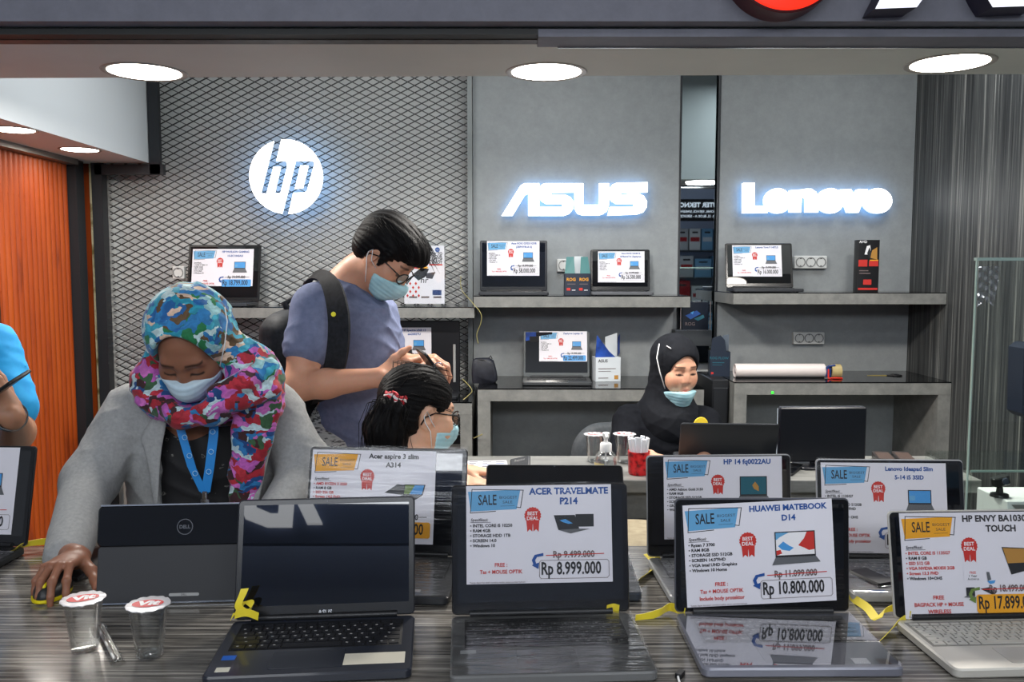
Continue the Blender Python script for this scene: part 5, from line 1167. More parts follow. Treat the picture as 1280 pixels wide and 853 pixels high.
def folds(amp, terms):
    """cloth creases: sum of warped waves; terms = (direction, frequency, phase)"""
    def f(P):
        d = np.zeros(len(P)); wp = .012*np.sin(P @ np.array((31., 17, 23)))+.010*np.sin(P @ np.array((-13., 29, 19))+1)
        for (dr, fr, ph, wgt) in terms:
            u = P @ np.array(dr)/np.linalg.norm(dr); s_ = np.sin((u+wp)*fr+ph); d += wgt*(1-np.abs(s_))**2
        env = .5+.5*np.sin(P @ np.array((11., 7, 9.))+.5)
        return -amp*d*env
    return f

# ------------------------------------------------------------------ people
def skin_mat(name):
    m = mat(name, (200, 150, 120), .48, spec=.4); a = N(m, 'ShaderNodeVertexColor'); a.layer_name = 'Col'
    n = N(m, 'ShaderNodeTexNoise', i_Scale=90, i_Detail=3); mx = N(m, 'ShaderNodeMixRGB', blend_type='MULTIPLY'); mx.inputs[0].default_value = .16
    L(m, a.outputs[0], mx.inputs[1]); L(m, n.outputs[1], mx.inputs[2]); L(m, mx.outputs[0], BS(m).inputs['Base Color'])
    BS(m).inputs['Subsurface Weight'].default_value = .12; BS(m).inputs['Subsurface Radius'].default_value = (.012, .005, .003); BS(m).inputs['Subsurface Scale'].default_value = .6
    return m
skin = skin_mat('skin')
hair_m = mat('black_hair', (13, 12, 13), .58, spec=.14)
_v = coords(hair_m, (1, 1, 1)); _n = N(hair_m, 'ShaderNodeTexNoise', i_Scale=160, i_Detail=2); L(hair_m, _v, _n.inputs['Vector']); _b = N(hair_m, 'ShaderNodeBump', i_Strength=.35, i_Distance=.004); L(hair_m, _n.outputs[0], _b.inputs['Height']); L(hair_m, _b.outputs[0], BS(hair_m).inputs['Normal'])
mask_m = noisy('mask_blue', [(.3, (150, 196, 208)), (.7, (172, 214, 224))], nscale=40, rough=.75)
maskw_m = noisy('mask_pale', [(.3, (176, 200, 214)), (.7, (196, 216, 226))], nscale=40, rough=.75)
loop_m = mat('ear_loop', (226, 228, 230), .6)

def head(S, M, fem=False, neck_to=None, nk=.052):
    S.M = M
    S.ell((0, -.014, .032), (.074, .094, .080), k=.03)
    S.ell((0, .026, -.028), (.060, .062, .086), k=.035)
    for s in (-1, 1): S.cone((s*.044, .004, -.058), (s*.012, .058, -.094), .026, .020, k=.03)
    for s in (-1, 1): S.ell((s*.037, .056, -.026), .028, k=.025)
    S.cone((-.034, .074, .020), (.034, .074, .020), .013, k=.02)
    S.cone((0, .066, -.098), (0, .060, -.102), .018, .016, k=.025)
    for s in (-1, 1): S.ell((s*.031, .097, .001), (.021, .016, .014), k=.014, op='s')
    for s in (-1, 1): S.ell((s*.031, .071, -.001), (.0150, .0145, .0130), k=.006)
    nf = .86 if fem else 1.0
    if fem:
        for s in (-1, 1): S.ell((s*.028, .058, -.046), (.032, .030, .034), k=.03)
    S.chain([(0, .083, .012), (0, .091, -.012), (0, .102-.004*fem, -.034+.003*fem)], [.0065*nf, .0078*nf, .0105*nf], k=.018)
    for s in (-1, 1): S.ell((s*.0125*nf, .093-.003*fem, -.036), .0085*nf, k=.012)
    S.cone((-.019, .082, -.066), (0, .092, -.064), .0055, .0065, k=.010); S.cone((.019, .082, -.066), (0, .092, -.064), .0055, .0065, k=.010)
    S.cone((-.015, .084, -.075), (0, .091, -.076), .006, .0075, k=.010); S.cone((.015, .084, -.075), (0, .091, -.076), .006, .0075, k=.010)
    S.cone((-.020, .098, -.0705), (.020, .098, -.0705), .002, k=.006, op='s')
    for s in (-1, 1):
        e = Matrix.Rotation(s*R(-22), 4, 'Z') @ Matrix.Rotation(R(-12), 4, 'X')
        S.ell((s*.074, -.010, -.010), (.009, .019, .031), k=.010, rot=e); S.ell((s*.081, -.004, -.006), (.006, .010, .018), k=.006, op='s', rot=e)
        S.ell((s*.071, -.002, -.036), (.007, .008, .010), k=.008)
    S.cone((0, -.020, -.050), (0, -.034, -.13), nk, nk*1.02, k=.03)
    S.M = Matrix()
    if neck_to is not None: S.cone((M @ Vector((0, -.030, -.10)))[:], neck_to[:], nk, nk*1.15, k=.03)
HANDP = dict(curl=((20, 35, 20), (22, 38, 22), (25, 40, 24), (28, 42, 26)), spread=(8, 2, -5, -12), thumb=(20, 15, 10), tdir=(.62, .70, -.35))
def hand(S, M, left=False, p=None, s=1.0):
    """palm, four unequal fingers bent at three joints, thumb from the side of the palm; x toward the fingertips, z back of the hand"""
    p = dict(HANDP, **(p or {})); m = -1 if left else 1; S.M = M @ Matrix.Scale(s, 4) if False else M
    q = lambda v: (v[0]*s, v[1]*m*s, v[2]*s)
    for a, b, ra, rb in (((-.01, 0, 0), (.035, 0, 0), .026, .030),): S.cone(q(a), q(b), ra*s, rb*s, k=.012*s, flat=((0, 0, 1), 1.75))
    base = [(.088, .029, .001), (.093, .010, .003), (.089, -.010, .002), (.080, -.028, -.001)]
    for bx_ in base: S.cone(q((.015, bx_[1]*.65, 0)), q(bx_), .0125*s, .0098*s, k=.012*s, flat=((0, 0, 1), 1.15))
    lens = [(.042, .026, .021), (.047, .030, .023), (.043, .028, .022), (.034, .021, .019)]; rads = [(.0092, .0084, .0074, .0062), (.0095, .0086, .0076, .0063), (.009, .0081, .0072, .006), (.0081, .0073, .0064, .0054)]
    tips = []
    for i in range(4):
        yaw = R(p['spread'][i]); pos = Vector(base[i]); ang = 0; hd = Vector((math.cos(yaw), math.sin(yaw), 0)); pts = [pos.copy()]
        for c_, l in zip(p['curl'][i], lens[i]): ang += R(c_); pos = pos+(hd*math.cos(ang)+Vector((0, 0, -math.sin(ang))))*l; pts.append(pos.copy())
        S.chain([q(v) for v in pts], [r_*s for r_ in rads[i]], k=.0045*s); tips.append(M @ Vector(q(pts[-1])))
        S.ell(q(pts[1]), rads[i][1]*1.10*s, k=.004*s)
    d = Vector(p['tdir']).normalized(); pos = Vector((.018, .022, -.006)); pts = [pos]; ax = Vector((0, 0, 1)).cross(d).normalized(); fwd = Vector(p.get('tend', (1, .15, -.25))).normalized()
    for l, t_ in ((.042, 0), (.031, .35), (.025, .6)): dd = d.lerp(fwd, t_).normalized(); pos = pos+dd*l; pts.append(pos)
    S.chain([q(v) for v in pts], [.0155*s, .0118*s, .0098*s, .0072*s], k=.009*s); tips.append(M @ Vector(q(pts[-1])))
    S.M = Matrix(); return tips
def skin_col(M, base, lip=(150, 70, 66), brow=(40, 28, 24), tips=(), lash=True, eyes=False):
    bl = np.array(srgb(*base)[:3]); Mi = np.array(M.inverted()); lp = np.array(srgb(*lip)[:3]); br = np.array(srgb(*brow)[:3])
    def f(V):
        C = np.tile(bl, (len(V), 1)); H = np.concatenate([V, np.ones((len(V), 1))], 1) @ Mi.T; x, y, z = H[:, 0], H[:, 1], H[:, 2]
        near = (y > .03) & (np.abs(x) < .08) & (np.abs(z) < .13)
        def mix(col, w): C[:] = C*(1-w[:, None])+col*w[:, None]
        g = lambda d, r: np.exp(-(d/r)**2)*near
        mix(lp, .8*g(np.sqrt((x/.021)**2+((z+.0705)/.0085)**2), .85)*(y > .075))
        mix(bl*np.array((1.05, .78, .74)), .45*(g(np.sqrt(((np.abs(x)-.042)/.02)**2+((z+.035)/.016)**2), 1)+g(np.sqrt((x/.014)**2+((z+.036)/.012)**2), 1)))
        zb = .0255-.10*np.maximum(np.abs(x)-.036, 0)-.06*np.maximum(.030-np.abs(x), 0)
        mix(br, .85*np.clip(1.5-np.abs(z-zb)/.0030, 0, 1)*((np.abs(x) > .012) & (np.abs(x) < .050))*near)
        if lash:
            zl = -.0085+9*(np.abs(x)-.031)**2; mix(br*.6, .9*np.clip(1.8-np.abs(z-zl)/.0021, 0, 1)*((np.abs(x) > .016) & (np.abs(x) < .047))*near*(y > .06))
        if eyes: mix(np.array(srgb(34, 24, 24)[:3]), .92*np.clip(2.2-2.0*np.sqrt(((np.abs(x)-.031)/.0105)**2+((z+.0055)/.0048)**2), 0, 1)*near*(y > .06))
        for t_ in tips:
            d = np.sqrt(((V-np.array(t_[:]))**2).sum(1)); mix(bl*np.array((1.05, .84, .80)), .5*np.exp(-(d/.012)**2))
        return C
    return f
def facemask(parent, M, m, dz=0., drop=0., hscale=1., hook=True, name='face_mask', nose=True, zb=-.108):
    S = SDF(.0028); S.M = M @ T(0, drop, dz)
    S.ell((0, .030, -.052), (.068, .074, .064), k=.02)
    for s in (-1, 1): S.ell((s*.037, .058, -.026), .031, k=.025)
    S.ell((0, .082, -.040), (.030, .030, .030), k=.03); S.ell((0, .060, -.09), (.036, .034, .030), k=.03)
    if nose: S.cone((0, .086, -.015), (0, .099, -.046), .018, .023, k=.045)
    S.M = M @ T(0, drop, dz); S.cut((0, .116, -.014-.010*hscale), (0, -.26, 1)); S.cut((0, .05, zb), (0, -.35, -1)); S.cut((0, .016, 0), (0, -1, -.25))
    Mi = np.array(S.M.inverted())
    def pl(P):
        z = (P @ Mi[2, :3])+Mi[2, 3]; return -.0011*np.abs(np.sin(z*230))
    S.disp = pl; S.M = Matrix()
    o = S.build(name, m, parent)
    MM = T(*(-parent.location)) @ M
    for s in (-1, 1):
        b = MB(); ear = Vector((s*.083, -.018, -.004)) if hook else Vector((s*.088, -.02, .03)); P = []
        for z_ in (-.034, -.088):
            a = Vector((s*.0635, .026+drop, z_+dz)); P.append((a, a.lerp(ear, .55)+Vector((s*.010, 0, -.002)), ear+Vector((0, 0, .012 if z_ > -.05 else -.018))))
        b.tube([MM @ p for p in (P[0][0], P[0][1], P[0][2], ear+Vector((0, -.006, -.003)), P[1][2], P[1][1], P[1][0])], .0013, 6)
        b.build('ear_loop', loop_m, o, 180)
    return o
def spectacles(parent, M, col=(18, 18, 20)):
    b = MB(); MM = T(*(-parent.location)) @ M; fm = mat('spectacle_frame', col, .25)
    for s in (-1, 1):
        c = Vector((s*.034, .104, -.004)); b.tube([MM @ (c+Vector((.0265*math.cos(a), -.010*abs(math.cos(a))*(1 if math.cos(a)*s > 0 else 0), .0195*math.sin(a)))) for a in [2*math.pi*k/24 for k in range(24)]], .0021, 8, close=True)
        b.tube([MM @ Vector(p) for p in ((s*.060, .096, .003), (s*.073, .080, .006), (s*.079, .01, .006), (s*.080, -.018, -.008), (s*.077, -.026, -.03))], .0021, 8)
    b.tube([MM @ Vector(p) for p in ((-.009, .104, 0), (0, .1075, .002), (.009, .104, 0))], .0019, 8)
    o = b.build('spectacles', fm, parent, 180)
    for s in (-1, 1):
        b = MB(); c = Vector((s*.034, .1035, -.004)); b.add([MM @ (c+Vector((.0255*math.cos(a), -.010*abs(math.cos(a))*(1 if math.cos(a)*s > 0 else 0), .0185*math.sin(a)))) for a in [2*math.pi*k/24 for k in range(24)]], [tuple(range(24))]); b.build('lens', film('spectacle_lens', (240, 244, 246), .15, .02, base=.03), o)
    return o
def strands(parent, curves, r=.0016, name='hair_strands', m=None):
    b = MB(); lo = parent.location
    for c in curves: b.tube([Vector(p)-lo for p in c], [r*(1-.75*i/(len(c)-1)) for i in range(len(c))], 4)
    return b.build(name, m or hair_m, parent, 180)
def trousers(parent, m, hipL, hipR, kneeL, kneeR, ankL, ankR, waist, r=(.10, .085, .062, .05), h=.009, shoe=(30, 30, 34), toe=(0, -1, 0)):
    S = SDF(h); S.cone(hipL[:], hipR[:], r[0], k=.04); S.cone(((hipL+hipR)/2)[:], waist[:], r[0]*1.25, r[0]*1.25, k=.05)
    for a, k_, n_ in ((hipL, kneeL, ankL), (hipR, kneeR, ankR)): S.chain([a[:], k_[:], n_[:]], [r[0], r[1], r[2]], k=.03)
    S.disp = folds(.004, [((0, .3, 1), 60, 0, 1)]); o = S.build('trousers', m, parent, smooth_it=2)
    for n_ in (ankL, ankR):
        S = SDF(.007); t_ = Vector(toe).normalized(); f = Vector((n_.x, n_.y, .038)); S.chain([(f-t_*.05)[:], (f+t_*.07)[:], (f+t_*.15)[:]], [.040, .042, .030], k=.02); S.cone((f-t_*.02)[:], (f-t_*.02+Vector((0, 0, .09)))[:], .042, .04)
        S.cut((0, 0, .003), (0, 0, -1), k=.004); S.build('shoe', mat('shoe_%d' % shoe[0], shoe, .5), parent)
    return o
# ================================================================== woman in the patterned scarf, hand on the mouse
def floral():
    m = mat('floral_cotton', (40, 140, 170), .75, sheen=.15)
    v = coords(m, (1, 1, 1)); nz = N(m, 'ShaderNodeTexNoise', i_Scale=16, i_Detail=3); L(m, v, nz.inputs['Vector'])
    mx = N(m, 'ShaderNodeMixRGB', blend_type='LINEAR_LIGHT'); mx.inputs[0].default_value = .055; L(m, v, mx.inputs[1]); L(m, nz.outputs[1], mx.inputs[2])
    mp = N(m, 'ShaderNodeMapping'); mp.inputs['Scale'].default_value = (1, 1, 1.7); mp.inputs['Rotation'].default_value = (.3, .5, .4); L(m, mx.outputs[0], mp.inputs[0])
    vo = N(m, 'ShaderNodeTexVoronoi', i_Scale=34); L(m, mp.outputs[0], vo.inputs['Vector'])
    sp = N(m, 'ShaderNodeSeparateColor'); L(m, vo.outputs['Color'], sp.inputs[0])
    cool = ramp(m, [(0, (36, 150, 178)), (.14, (26, 100, 166)), (.26, (196, 224, 226)), (.38, (60, 172, 198)), (.52, (30, 124, 74)), (.63, (96, 72, 44)), (.71, (226, 196, 172)), (.79, (40, 124, 184)), (.90, (150, 200, 206))], 'CONSTANT')
    warm = ramp(m, [(0, (168, 30, 48)), (.14, (188, 92, 180)), (.30, (40, 120, 180)), (.42, (60, 26, 30)), (.52, (196, 220, 226)), (.64, (206, 110, 190)), (.74, (24, 70, 130)), (.84, (190, 44, 60)), (.93, (54, 92, 60))], 'CONSTANT')
    L(m, sp.outputs[0], cool.inputs[0]); L(m, sp.outputs[0], warm.inputs[0])
    sx = N(m, 'ShaderNodeSeparateXYZ'); L(m, mx.outputs[0], sx.inputs[0])
    g = N(m, 'ShaderNodeTexNoise', i_Scale=7, i_Detail=1); L(m, v, g.inputs['Vector'])
    ad = N(m, 'ShaderNodeMath', operation='MULTIPLY_ADD'); L(m, g.outputs[0], ad.inputs[0]); ad.inputs[1].default_value = .30; L(m, sx.outputs[2], ad.inputs[2])
    st = N(m, 'ShaderNodeMath', operation='GREATER_THAN'); L(m, ad.outputs[0], st.inputs[0]); st.inputs[1].default_value = 1.39
    m2 = N(m, 'ShaderNodeMixRGB'); L(m, st.outputs[0], m2.inputs[0]); L(m, warm.outputs[0], m2.inputs[1]); L(m, cool.outputs[0], m2.inputs[2])
    n3 = N(m, 'ShaderNodeTexNoise', i_Scale=55, i_Detail=4); L(m, mp.outputs[0], n3.inputs['Vector']); r3 = ramp(m, [(.42, (70, 80, 90)), (.60, (255, 255, 255))]); L(m, n3.outputs[0], r3.inputs[0])
    m3 = N(m, 'ShaderNodeMixRGB', blend_type='MULTIPLY'); m3.inputs[0].default_value = .32; L(m, m2.outputs[0], m3.inputs[1]); L(m, r3.outputs[0], m3.inputs[2]); L(m, m3.outputs[0], BS(m).inputs['Base Color'])
    return m
floral_m = floral()
jacket_m = noisy('grey_jacket', [(.3, (142, 143, 143)), (.7, (158, 159, 158))], nscale=120, spec=.15, rough=.8, bump=.1, bdist=.002)
blackshirt_m = noisy('black_printed_shirt', [(.0, (16, 16, 19)), (.635, (18, 18, 21)), (.65, (128, 126, 120)), (.665, (20, 20, 23))], nscale=26, detail=3, rough=.7, scale=(1, 1, 1.4))
def woman_scarf():
    t = thing('person', 'woman in patterned headscarf, face mask and grey jacket, hand on a mouse', 'person', (W(255, 690, 2.22).x, 2.24, 0))
    hc = W(239, 430, 2.03); H = frame(hc, (.02, -.70, -.71), (0, -.71, .70))
    nb = W(246, 512, 2.15); shR, shL = W(166, 516, 2.18), W(340, 512, 2.18); elR, wrR = W(112, 602, 2.04), W(84, 694, 1.80); elL, wrL = W(384, 588, 2.16), W(338, 655, 2.00)
    pel = Vector((t.location.x, 2.24, .82))
    S = SDF(.0030); head(S, H, True, nb)
    S.chain([nb[:], ((nb+pel)/2)[:], pel[:]], [.07, .09, .10], k=.04); S.cone(nb[:], shR[:], .055, .05, k=.03); S.cone(nb[:], shL[:], .055, .05, k=.03)
    S.chain([shR[:], elR[:], wrR[:]], [.048, .040, .027], k=.02); S.chain([shL[:], elL[:], wrL[:]], [.048, .040, .027], k=.02)
    mz = MOUSE
    Mh = frame((0, 0, 0), (-.10, -1, 0)); wr2 = Vector((-.912, 1.735, TOP+.050))
    X = Vector((.02, -.95, .10)).normalized(); Z = Vector((-.05, 0, 1)); Yv = Z.cross(X).normalized(); Z = X.cross(Yv)
    Mh = Matrix((X, Yv, Z)).transposed().to_4x4(); Mh.translation = wr2
    S.cone(wrR[:], wr2[:], .027, .026, k=.015)
    tips = hand(S, Mh, False, dict(curl=((38, 34, 14), (34, 36, 16), (40, 34, 14), (46, 32, 12)), spread=(14, 4, -12, -24), tdir=(.55, .75, -.45), tend=(.85, .10, -.5)), .92)
    X = Vector((-.3, -.75, -.25)).normalized(); Z = Vector((0, -.2, 1)); Yv = Z.cross(X).normalized(); Z = X.cross(Yv); Ml = Matrix((X, Yv, Z)).transposed().to_4x4(); Ml.translation = wrL
    hand(S, Ml, True)
    S.build('body', skin, t, skin_col(H, (142, 96, 74), brow=(34, 24, 20), tips=tips))
    facemask(t, H, maskw_m, hook=False, hscale=.3)
    b = MB(); lo = t.location; b.tube([W(275, 458, 1.955)-lo, W(281, 430, 1.93)-lo, W(284, 402, 1.925)-lo, W(281, 384, 1.935)-lo], .0014, 6); b.build('mask_strap', loop_m, t, 180)
    # headscarf: cap, throat and folds
    S = SDF(.0034); S.M = H
    S.ell((0, -.020, .040), (.102, .110, .100), k=.03); S.ell((0, -.03, -.03), (.092, .085, .10), k=.04)
    S.ell((0, .096, -.014), (.071, .094, .120), k=.010, op='s'); S.M = Matrix()
    wp = lambda x, y, Y: W(x, y, Y)[:]
    S.chain([wp(199, 436, 2.07), wp(189, 466, 2.08), wp(193, 497, 2.06), wp(228, 517, 2.01), wp(266, 513, 2.00), wp(302, 488, 2.02), wp(318, 455, 2.05)], [.028, .030, .036, .034, .034, .040, .044], k=.02)
    S.chain([wp(285, 430, 2.06), wp(300, 448, 2.05), wp(322, 472, 2.06), wp(330, 505, 2.07)], [.040, .046, .058, .050], k=.02)
    S.chain([wp(270, 492, 1.97), wp(305, 478, 1.97), wp(332, 462, 2.02)], [.022, .026, .028], k=.010)
    S.chain([wp(262, 510, 1.975), wp(300, 500, 1.975), wp(338, 486, 2.02)], [.020, .024, .026], k=.010)
    S.chain([wp(318, 500, 2.03), wp(314, 540, 2.045), wp(308, 590, 2.05), wp(302, 640, 2.055)], [.046, .044, .038, .032], k=.02, flat=((0, 1, 0), 2.0))
    S.chain([wp(334, 505, 2.04), wp(324, 550, 2.040), wp(306, 605, 2.045)], [.036, .032, .024], k=.008, flat=((0, 1, 0), 1.6))
    S.chain([wp(190, 480, 2.10), wp(215, 500, 2.12), wp(280, 500, 2.12), wp(320, 490, 2.12)], [.05, .06, .06, .055], k=.03)
    S.ell(H @ Vector((0, .085, -.058)) if False else (H @ Vector((0, .088, -.045)))[:], .055, k=.010, op='s')
    S.disp = folds(.0052, [((.5, .2, .9), 95, 0, 1.0), ((.9, -.2, .45), 70, 1.2, .7)])
    S.build('headscarf', floral_m, t, smooth_it=2)
    # black shirt and open jacket
    ch, be = W(254, 580, 2.20), W(256, 660, 2.22)
    S = SDF(.006); S.cone(shR[:], shL[:], .055, k=.03); S.ell(ch[:], (.185, .118, .20), k=.04); S.ell(be[:], (.19, .130, .2), k=.04); S.cone(be[:], pel[:], .15, .15, k=.04); S.cut((0, 0, .72), (0, 0, -1))
    S.disp = folds(.004, [((.3, 0, 1), 50, 0, 1)]); S.build('shirt', blackshirt_m, t)
    S = SDF(.0042); S.cone(((shR*.9+shL*.1))[:], (shR*.1+shL*.9)[:], .066, k=.03); S.ell(ch[:], (.203, .136, .20), k=.04); S.ell((be+Vector((.0, 0, -.02)))[:], (.212, .148, .22), k=.04)
    xl, xr = W(194, 580, 2.06).x, W(316, 580, 2.06).x
    S.box(((xl+xr)/2, 2.02, ch.z), ((xr-xl)/2, .13, .55), .02, k=.012, op='s')
    S.chain([shR[:], elR[:], (elR*.0+wrR*1.0)[:]], [.074, .062, .047], k=.03); S.chain([shL[:], elL[:], wrL[:]], [.074, .066, .046], k=.03)
    # lapels
    S.cut((0, 0, .70), (0, 0, -1))
    S.disp = folds(.0050, [((.45, -.2, .85), 46, .4, 1.0), ((-.3, .4, .9), 34, 2.0, .8)])
    S.build('jacket', jacket_m, t, smooth_it=2)
    for nm, pts in (('lapel', [(207, 500, 207, 500, 2.075), (190, 522, 212, 512, 2.066), (172, 548, 208, 540, 2.060), (178, 556, 203, 560, 2.055), (186, 590, 200, 592, 2.048), (192, 640, 198, 640, 2.045)]), ('lapel', [(330, 500, 316, 505, 2.085), (348, 545, 318, 545, 2.062), (340, 556, 317, 560, 2.056), (330, 600, 315, 600, 2.048), (322, 640, 314, 640, 2.044)])):
        b = MB(); b.ribbon([((W(x0, y0, Y)+W(x1, y1, Y-.004))/2-t.location, W(x1, y1, Y-.004)-W(x0, y0, Y)+Vector((.0001, 0, 0))) for x0, y0, x1, y1, Y in pts], 0, 0, .004)
        n_ = len(pts); lo = t.location; vs = []
        for x0, y0, x1, y1, Y in pts: vs += [tuple(W(x0, y0, Y)-lo), tuple(W(x1, y1, Y-.006)-lo), tuple(W(x1, y1, Y+.006)-lo), tuple(W(x0, y0, Y+.012)-lo)]
        b = MB(); b.add(vs, [(i*4+k, i*4+(k+1) % 4, i*4+4+(k+1) % 4, i*4+4+k) for i in range(n_-1) for k in range(4)]+[(3, 2, 1, 0), tuple((n_-1)*4+k for k in range(4))]); o = b.build(nm, jacket_m, t, 60)
        m_ = o.modifiers.new('s', 'SUBSURF'); m_.levels = m_.render_levels = 2
    # lanyard
    b = MB(); lo = t.location; cy = mat('lanyard_blue', (38, 132, 206), .5)
    for pts in ([(220, 514, 2.055), (228, 545, 2.045), (240, 585, 2.045), (255, 616, 2.05)], [(268, 512, 2.055), (267, 545, 2.045), (262, 585, 2.045), (257, 616, 2.05)]):
        b.ribbon([(W(*p)-lo, (1, 0, -.25 if pts[0][0] < 240 else .1)) for p in pts], .023, 0, .0012)
    lan = b.build('lanyard', cy, t, 60)
    b = MB()
    for x, y in ((231, 547), (237, 570), (244, 592), (266, 540), (264, 565), (261, 590)):
        c = W(x, y, 2.0415)-lo; b.tube([c+Vector((.006*math.cos(a), -.0006, .006*math.sin(a))) for a in [2*math.pi*k/14 for k in range(14)]], .0009, 5, close=True)
    b.build('print', mat('lanyard_print', (160, 206, 236), .5), lan)
    b = MB(); c = W(256, 620, 2.046)-lo; b.box((c.x, c.y, c.z), (.014, .006, .022), bev=.002); b.box((c.x, c.y, c.z-.02), (.022, .004, .022), bev=.001); b.build('clip', chrome, lan)
    x0 = t.location.x
    trousers(t, mat('black_trousers', (26, 27, 31), .8), Vector((x0+.09, 2.25, .80)), Vector((x0-.09, 2.25, .80)), Vector((x0+.10, 2.23, .45)), Vector((x0-.10, 2.23, .45)), Vector((x0+.10, 2.27, .09)), Vector((x0-.10, 2.27, .09)), Vector((x0, 2.24, .84)), r=(.105, .085, .065, .05))
woman_scarf()

# ================================================================== man in glasses with backpack
tee_m = noisy('blue_grey_tee', [(.3, (98, 106, 132)), (.7, (112, 119, 146))], nscale=60, spec=.15, rough=.85, bump=.08, bdist=.002)
pack_m = noisy('black_backpack_nylon', [(.3, (26, 28, 31)), (.7, (40, 42, 46))], nscale=80, spec=.15, rough=.6)
def newsprint():
    m = noisy('printed_grey_trousers', [(.44, (70, 72, 74)), (.47, (164, 166, 164)), (.6, (176, 178, 176))], scale=(22, 22, 90), nscale=2.2, detail=2, rough=.8); return m
def man():
    t = thing('person', 'young man in glasses, face mask and blue-grey tee, looking down at a phone', 'person', (W(440, 540, 2.74).x, 2.76, 0))
    hd = Vector((.83, -.56, 0)); hf = Vector((.97, -.24, 0)).normalized(); ph = R(44)
    hc = W(482, 320, 2.70); H = frame(hc, hf*math.cos(ph)+Vector((0, 0, -math.sin(ph))), hf*math.sin(ph)+Vector((0, 0, math.cos(ph))))
    nb = W(428, 368, 2.74); shR, shL = W(396, 386, 2.58), W(470, 394, 2.88); elR, wrR = W(372, 484, 2.49), W(476, 472, 2.43); elL, wrL = W(490, 476, 2.82), W(508, 452, 2.56)
    pel = W(438, 560, 2.78); chs = W(440, 430, 2.73); wst = W(453, 520, 2.76)
    S = SDF(.0032); head(S, H, False, nb, .056)
    S.chain([nb[:], chs[:], pel[:]], [.07, .10, .11], k=.04); S.cone(nb[:], shR[:], .05, .05, k=.03); S.cone(nb[:], shL[:], .05, .05, k=.03)
    S.chain([shR[:], (shR*.4+elR*.6)[:], elR[:], (elR*.65+wrR*.35)[:], wrR[:]], [.052, .050, .042, .042, .027], k=.02); S.chain([shL[:], elL[:], wrL[:]], [.050, .042, .026], k=.02)
    def hm(o, x, z): X = Vector(x).normalized(); Y_ = Vector(z).cross(X).normalized(); Z = X.cross(Y_); m = Matrix((X, Y_, Z)).transposed().to_4x4(); m.translation = o; return m
    t1 = hand(S, hm(wrR, (.92, .30, .18), (.1, -1, .35)), False, dict(curl=((30, 45, 30), (35, 50, 30), (38, 52, 30), (42, 54, 30)), tdir=(.75, .55, .1), tend=(1, .1, .1)), 1.0)
    t2 = hand(S, hm(wrL, (.93, -.25, .10), (.0, -.25, 1)), True, dict(curl=((34, 45, 30), (38, 48, 30), (42, 50, 30), (46, 50, 30)), tdir=(.8, .45, -.3), tend=(1, .0, -.3)), 1.0)
    S.build('body', skin, t, skin_col(H, (206, 152, 124), tips=t1+t2))
    facemask(t, H, mask_m); spectacles(t, H)
    # short thick hair
    S = SDF(.0030); S.M = H
    S.ell((0, -.022, .046), (.086, .104, .088), k=.03); S.ell((0, .040, .088), (.070, .062, .040), k=.03); S.ell((0, -.052, -.008), (.078, .062, .062), k=.03)
    S.ell((0, .072, .070), (.058, .045, .030), k=.02)
    for s in (-1, 1): S.cone((s*.074, .030, .030), (s*.074, .022, -.012), .012, .007, k=.015)
    S.ell((0, .112, -.030), (.066, .060, .078), k=.010, op='s')
    for s in (-1, 1): S.ell((s*.085, -.006, -.022), (.026, .024, .034), k=.008, op='s')
    S.cut((0, -.07, -.058), (0, -.4, -1)); S.M = Matrix()
    Hi = np.array(H.inverted())
    def hz(P):
        q = P @ Hi[:3, :3].T+Hi[:3, 3]; th = np.arctan2(q[:, 0], q[:, 2]+.02); return -.0012*np.abs(np.sin(th*13+16*q[:, 1]))-.0014*np.sin(th*37+26*q[:, 1]+q[:, 2]*30)
    S.disp = hz; ho = S.build('hair', hair_m, t, smooth_it=1)
    cs = []
    for i in range(190):
        a = rng.uniform(-1.25, 1.25); y0 = rng.uniform(-.09, .08); p0 = Vector((.086*math.sin(a), y0, .046+.090*math.cos(a)*(1-(y0/.13)**2)**.5)); d = Vector((.018*math.sin(a), .05+rng.uniform(-.01, .02), -.010-.12*max(y0, 0)+rng.uniform(-.006, .005)))
        cs.append([H @ p0, H @ (p0+d*.5+Vector((0, 0, .003))), H @ (p0+d)])
    strands(t, cs, .0011)
    # tee
    S = SDF(.0045); S.cone(shR[:], shL[:], .066, k=.04); S.ell(chs[:], (.150, .155, .19), k=.05, rot=Matrix.Rotation(R(-34), 4, 'Z')); S.ell(wst[:], (.128, .142, .20), k=.05, rot=Matrix.Rotation(R(-34), 4, 'Z')); S.cone(wst[:], W(450, 552, 2.77)[:], .128, .132, k=.04)
    S.cone(nb[:], ((nb+chs)/2)[:], .074, .09, k=.04); S.cone((nb+Vector((-.02, 0, -.005)))[:], shR[:], .062, .064, k=.03)
    S.cone(shR[:], (shR*.52+elR*.48)[:], .074, .072, k=.025); S.cone(shL[:], (shL*.5+elL*.5)[:], .072, .070, k=.025)
    S.cone((H @ Vector((0, -.030, -.08)))[:], nb[:], .060, .064, k=.006, op='s')
    S.cut(W(430, 556, 2.7)[:], (0, 0, -1)); S.disp = folds(.0075, [((.3, .5, .85), 48, .2, 1.0), ((-.55, .1, .8), 40, 1.7, .9)])
    S.build('tee', tee_m, t, smooth_it=2)
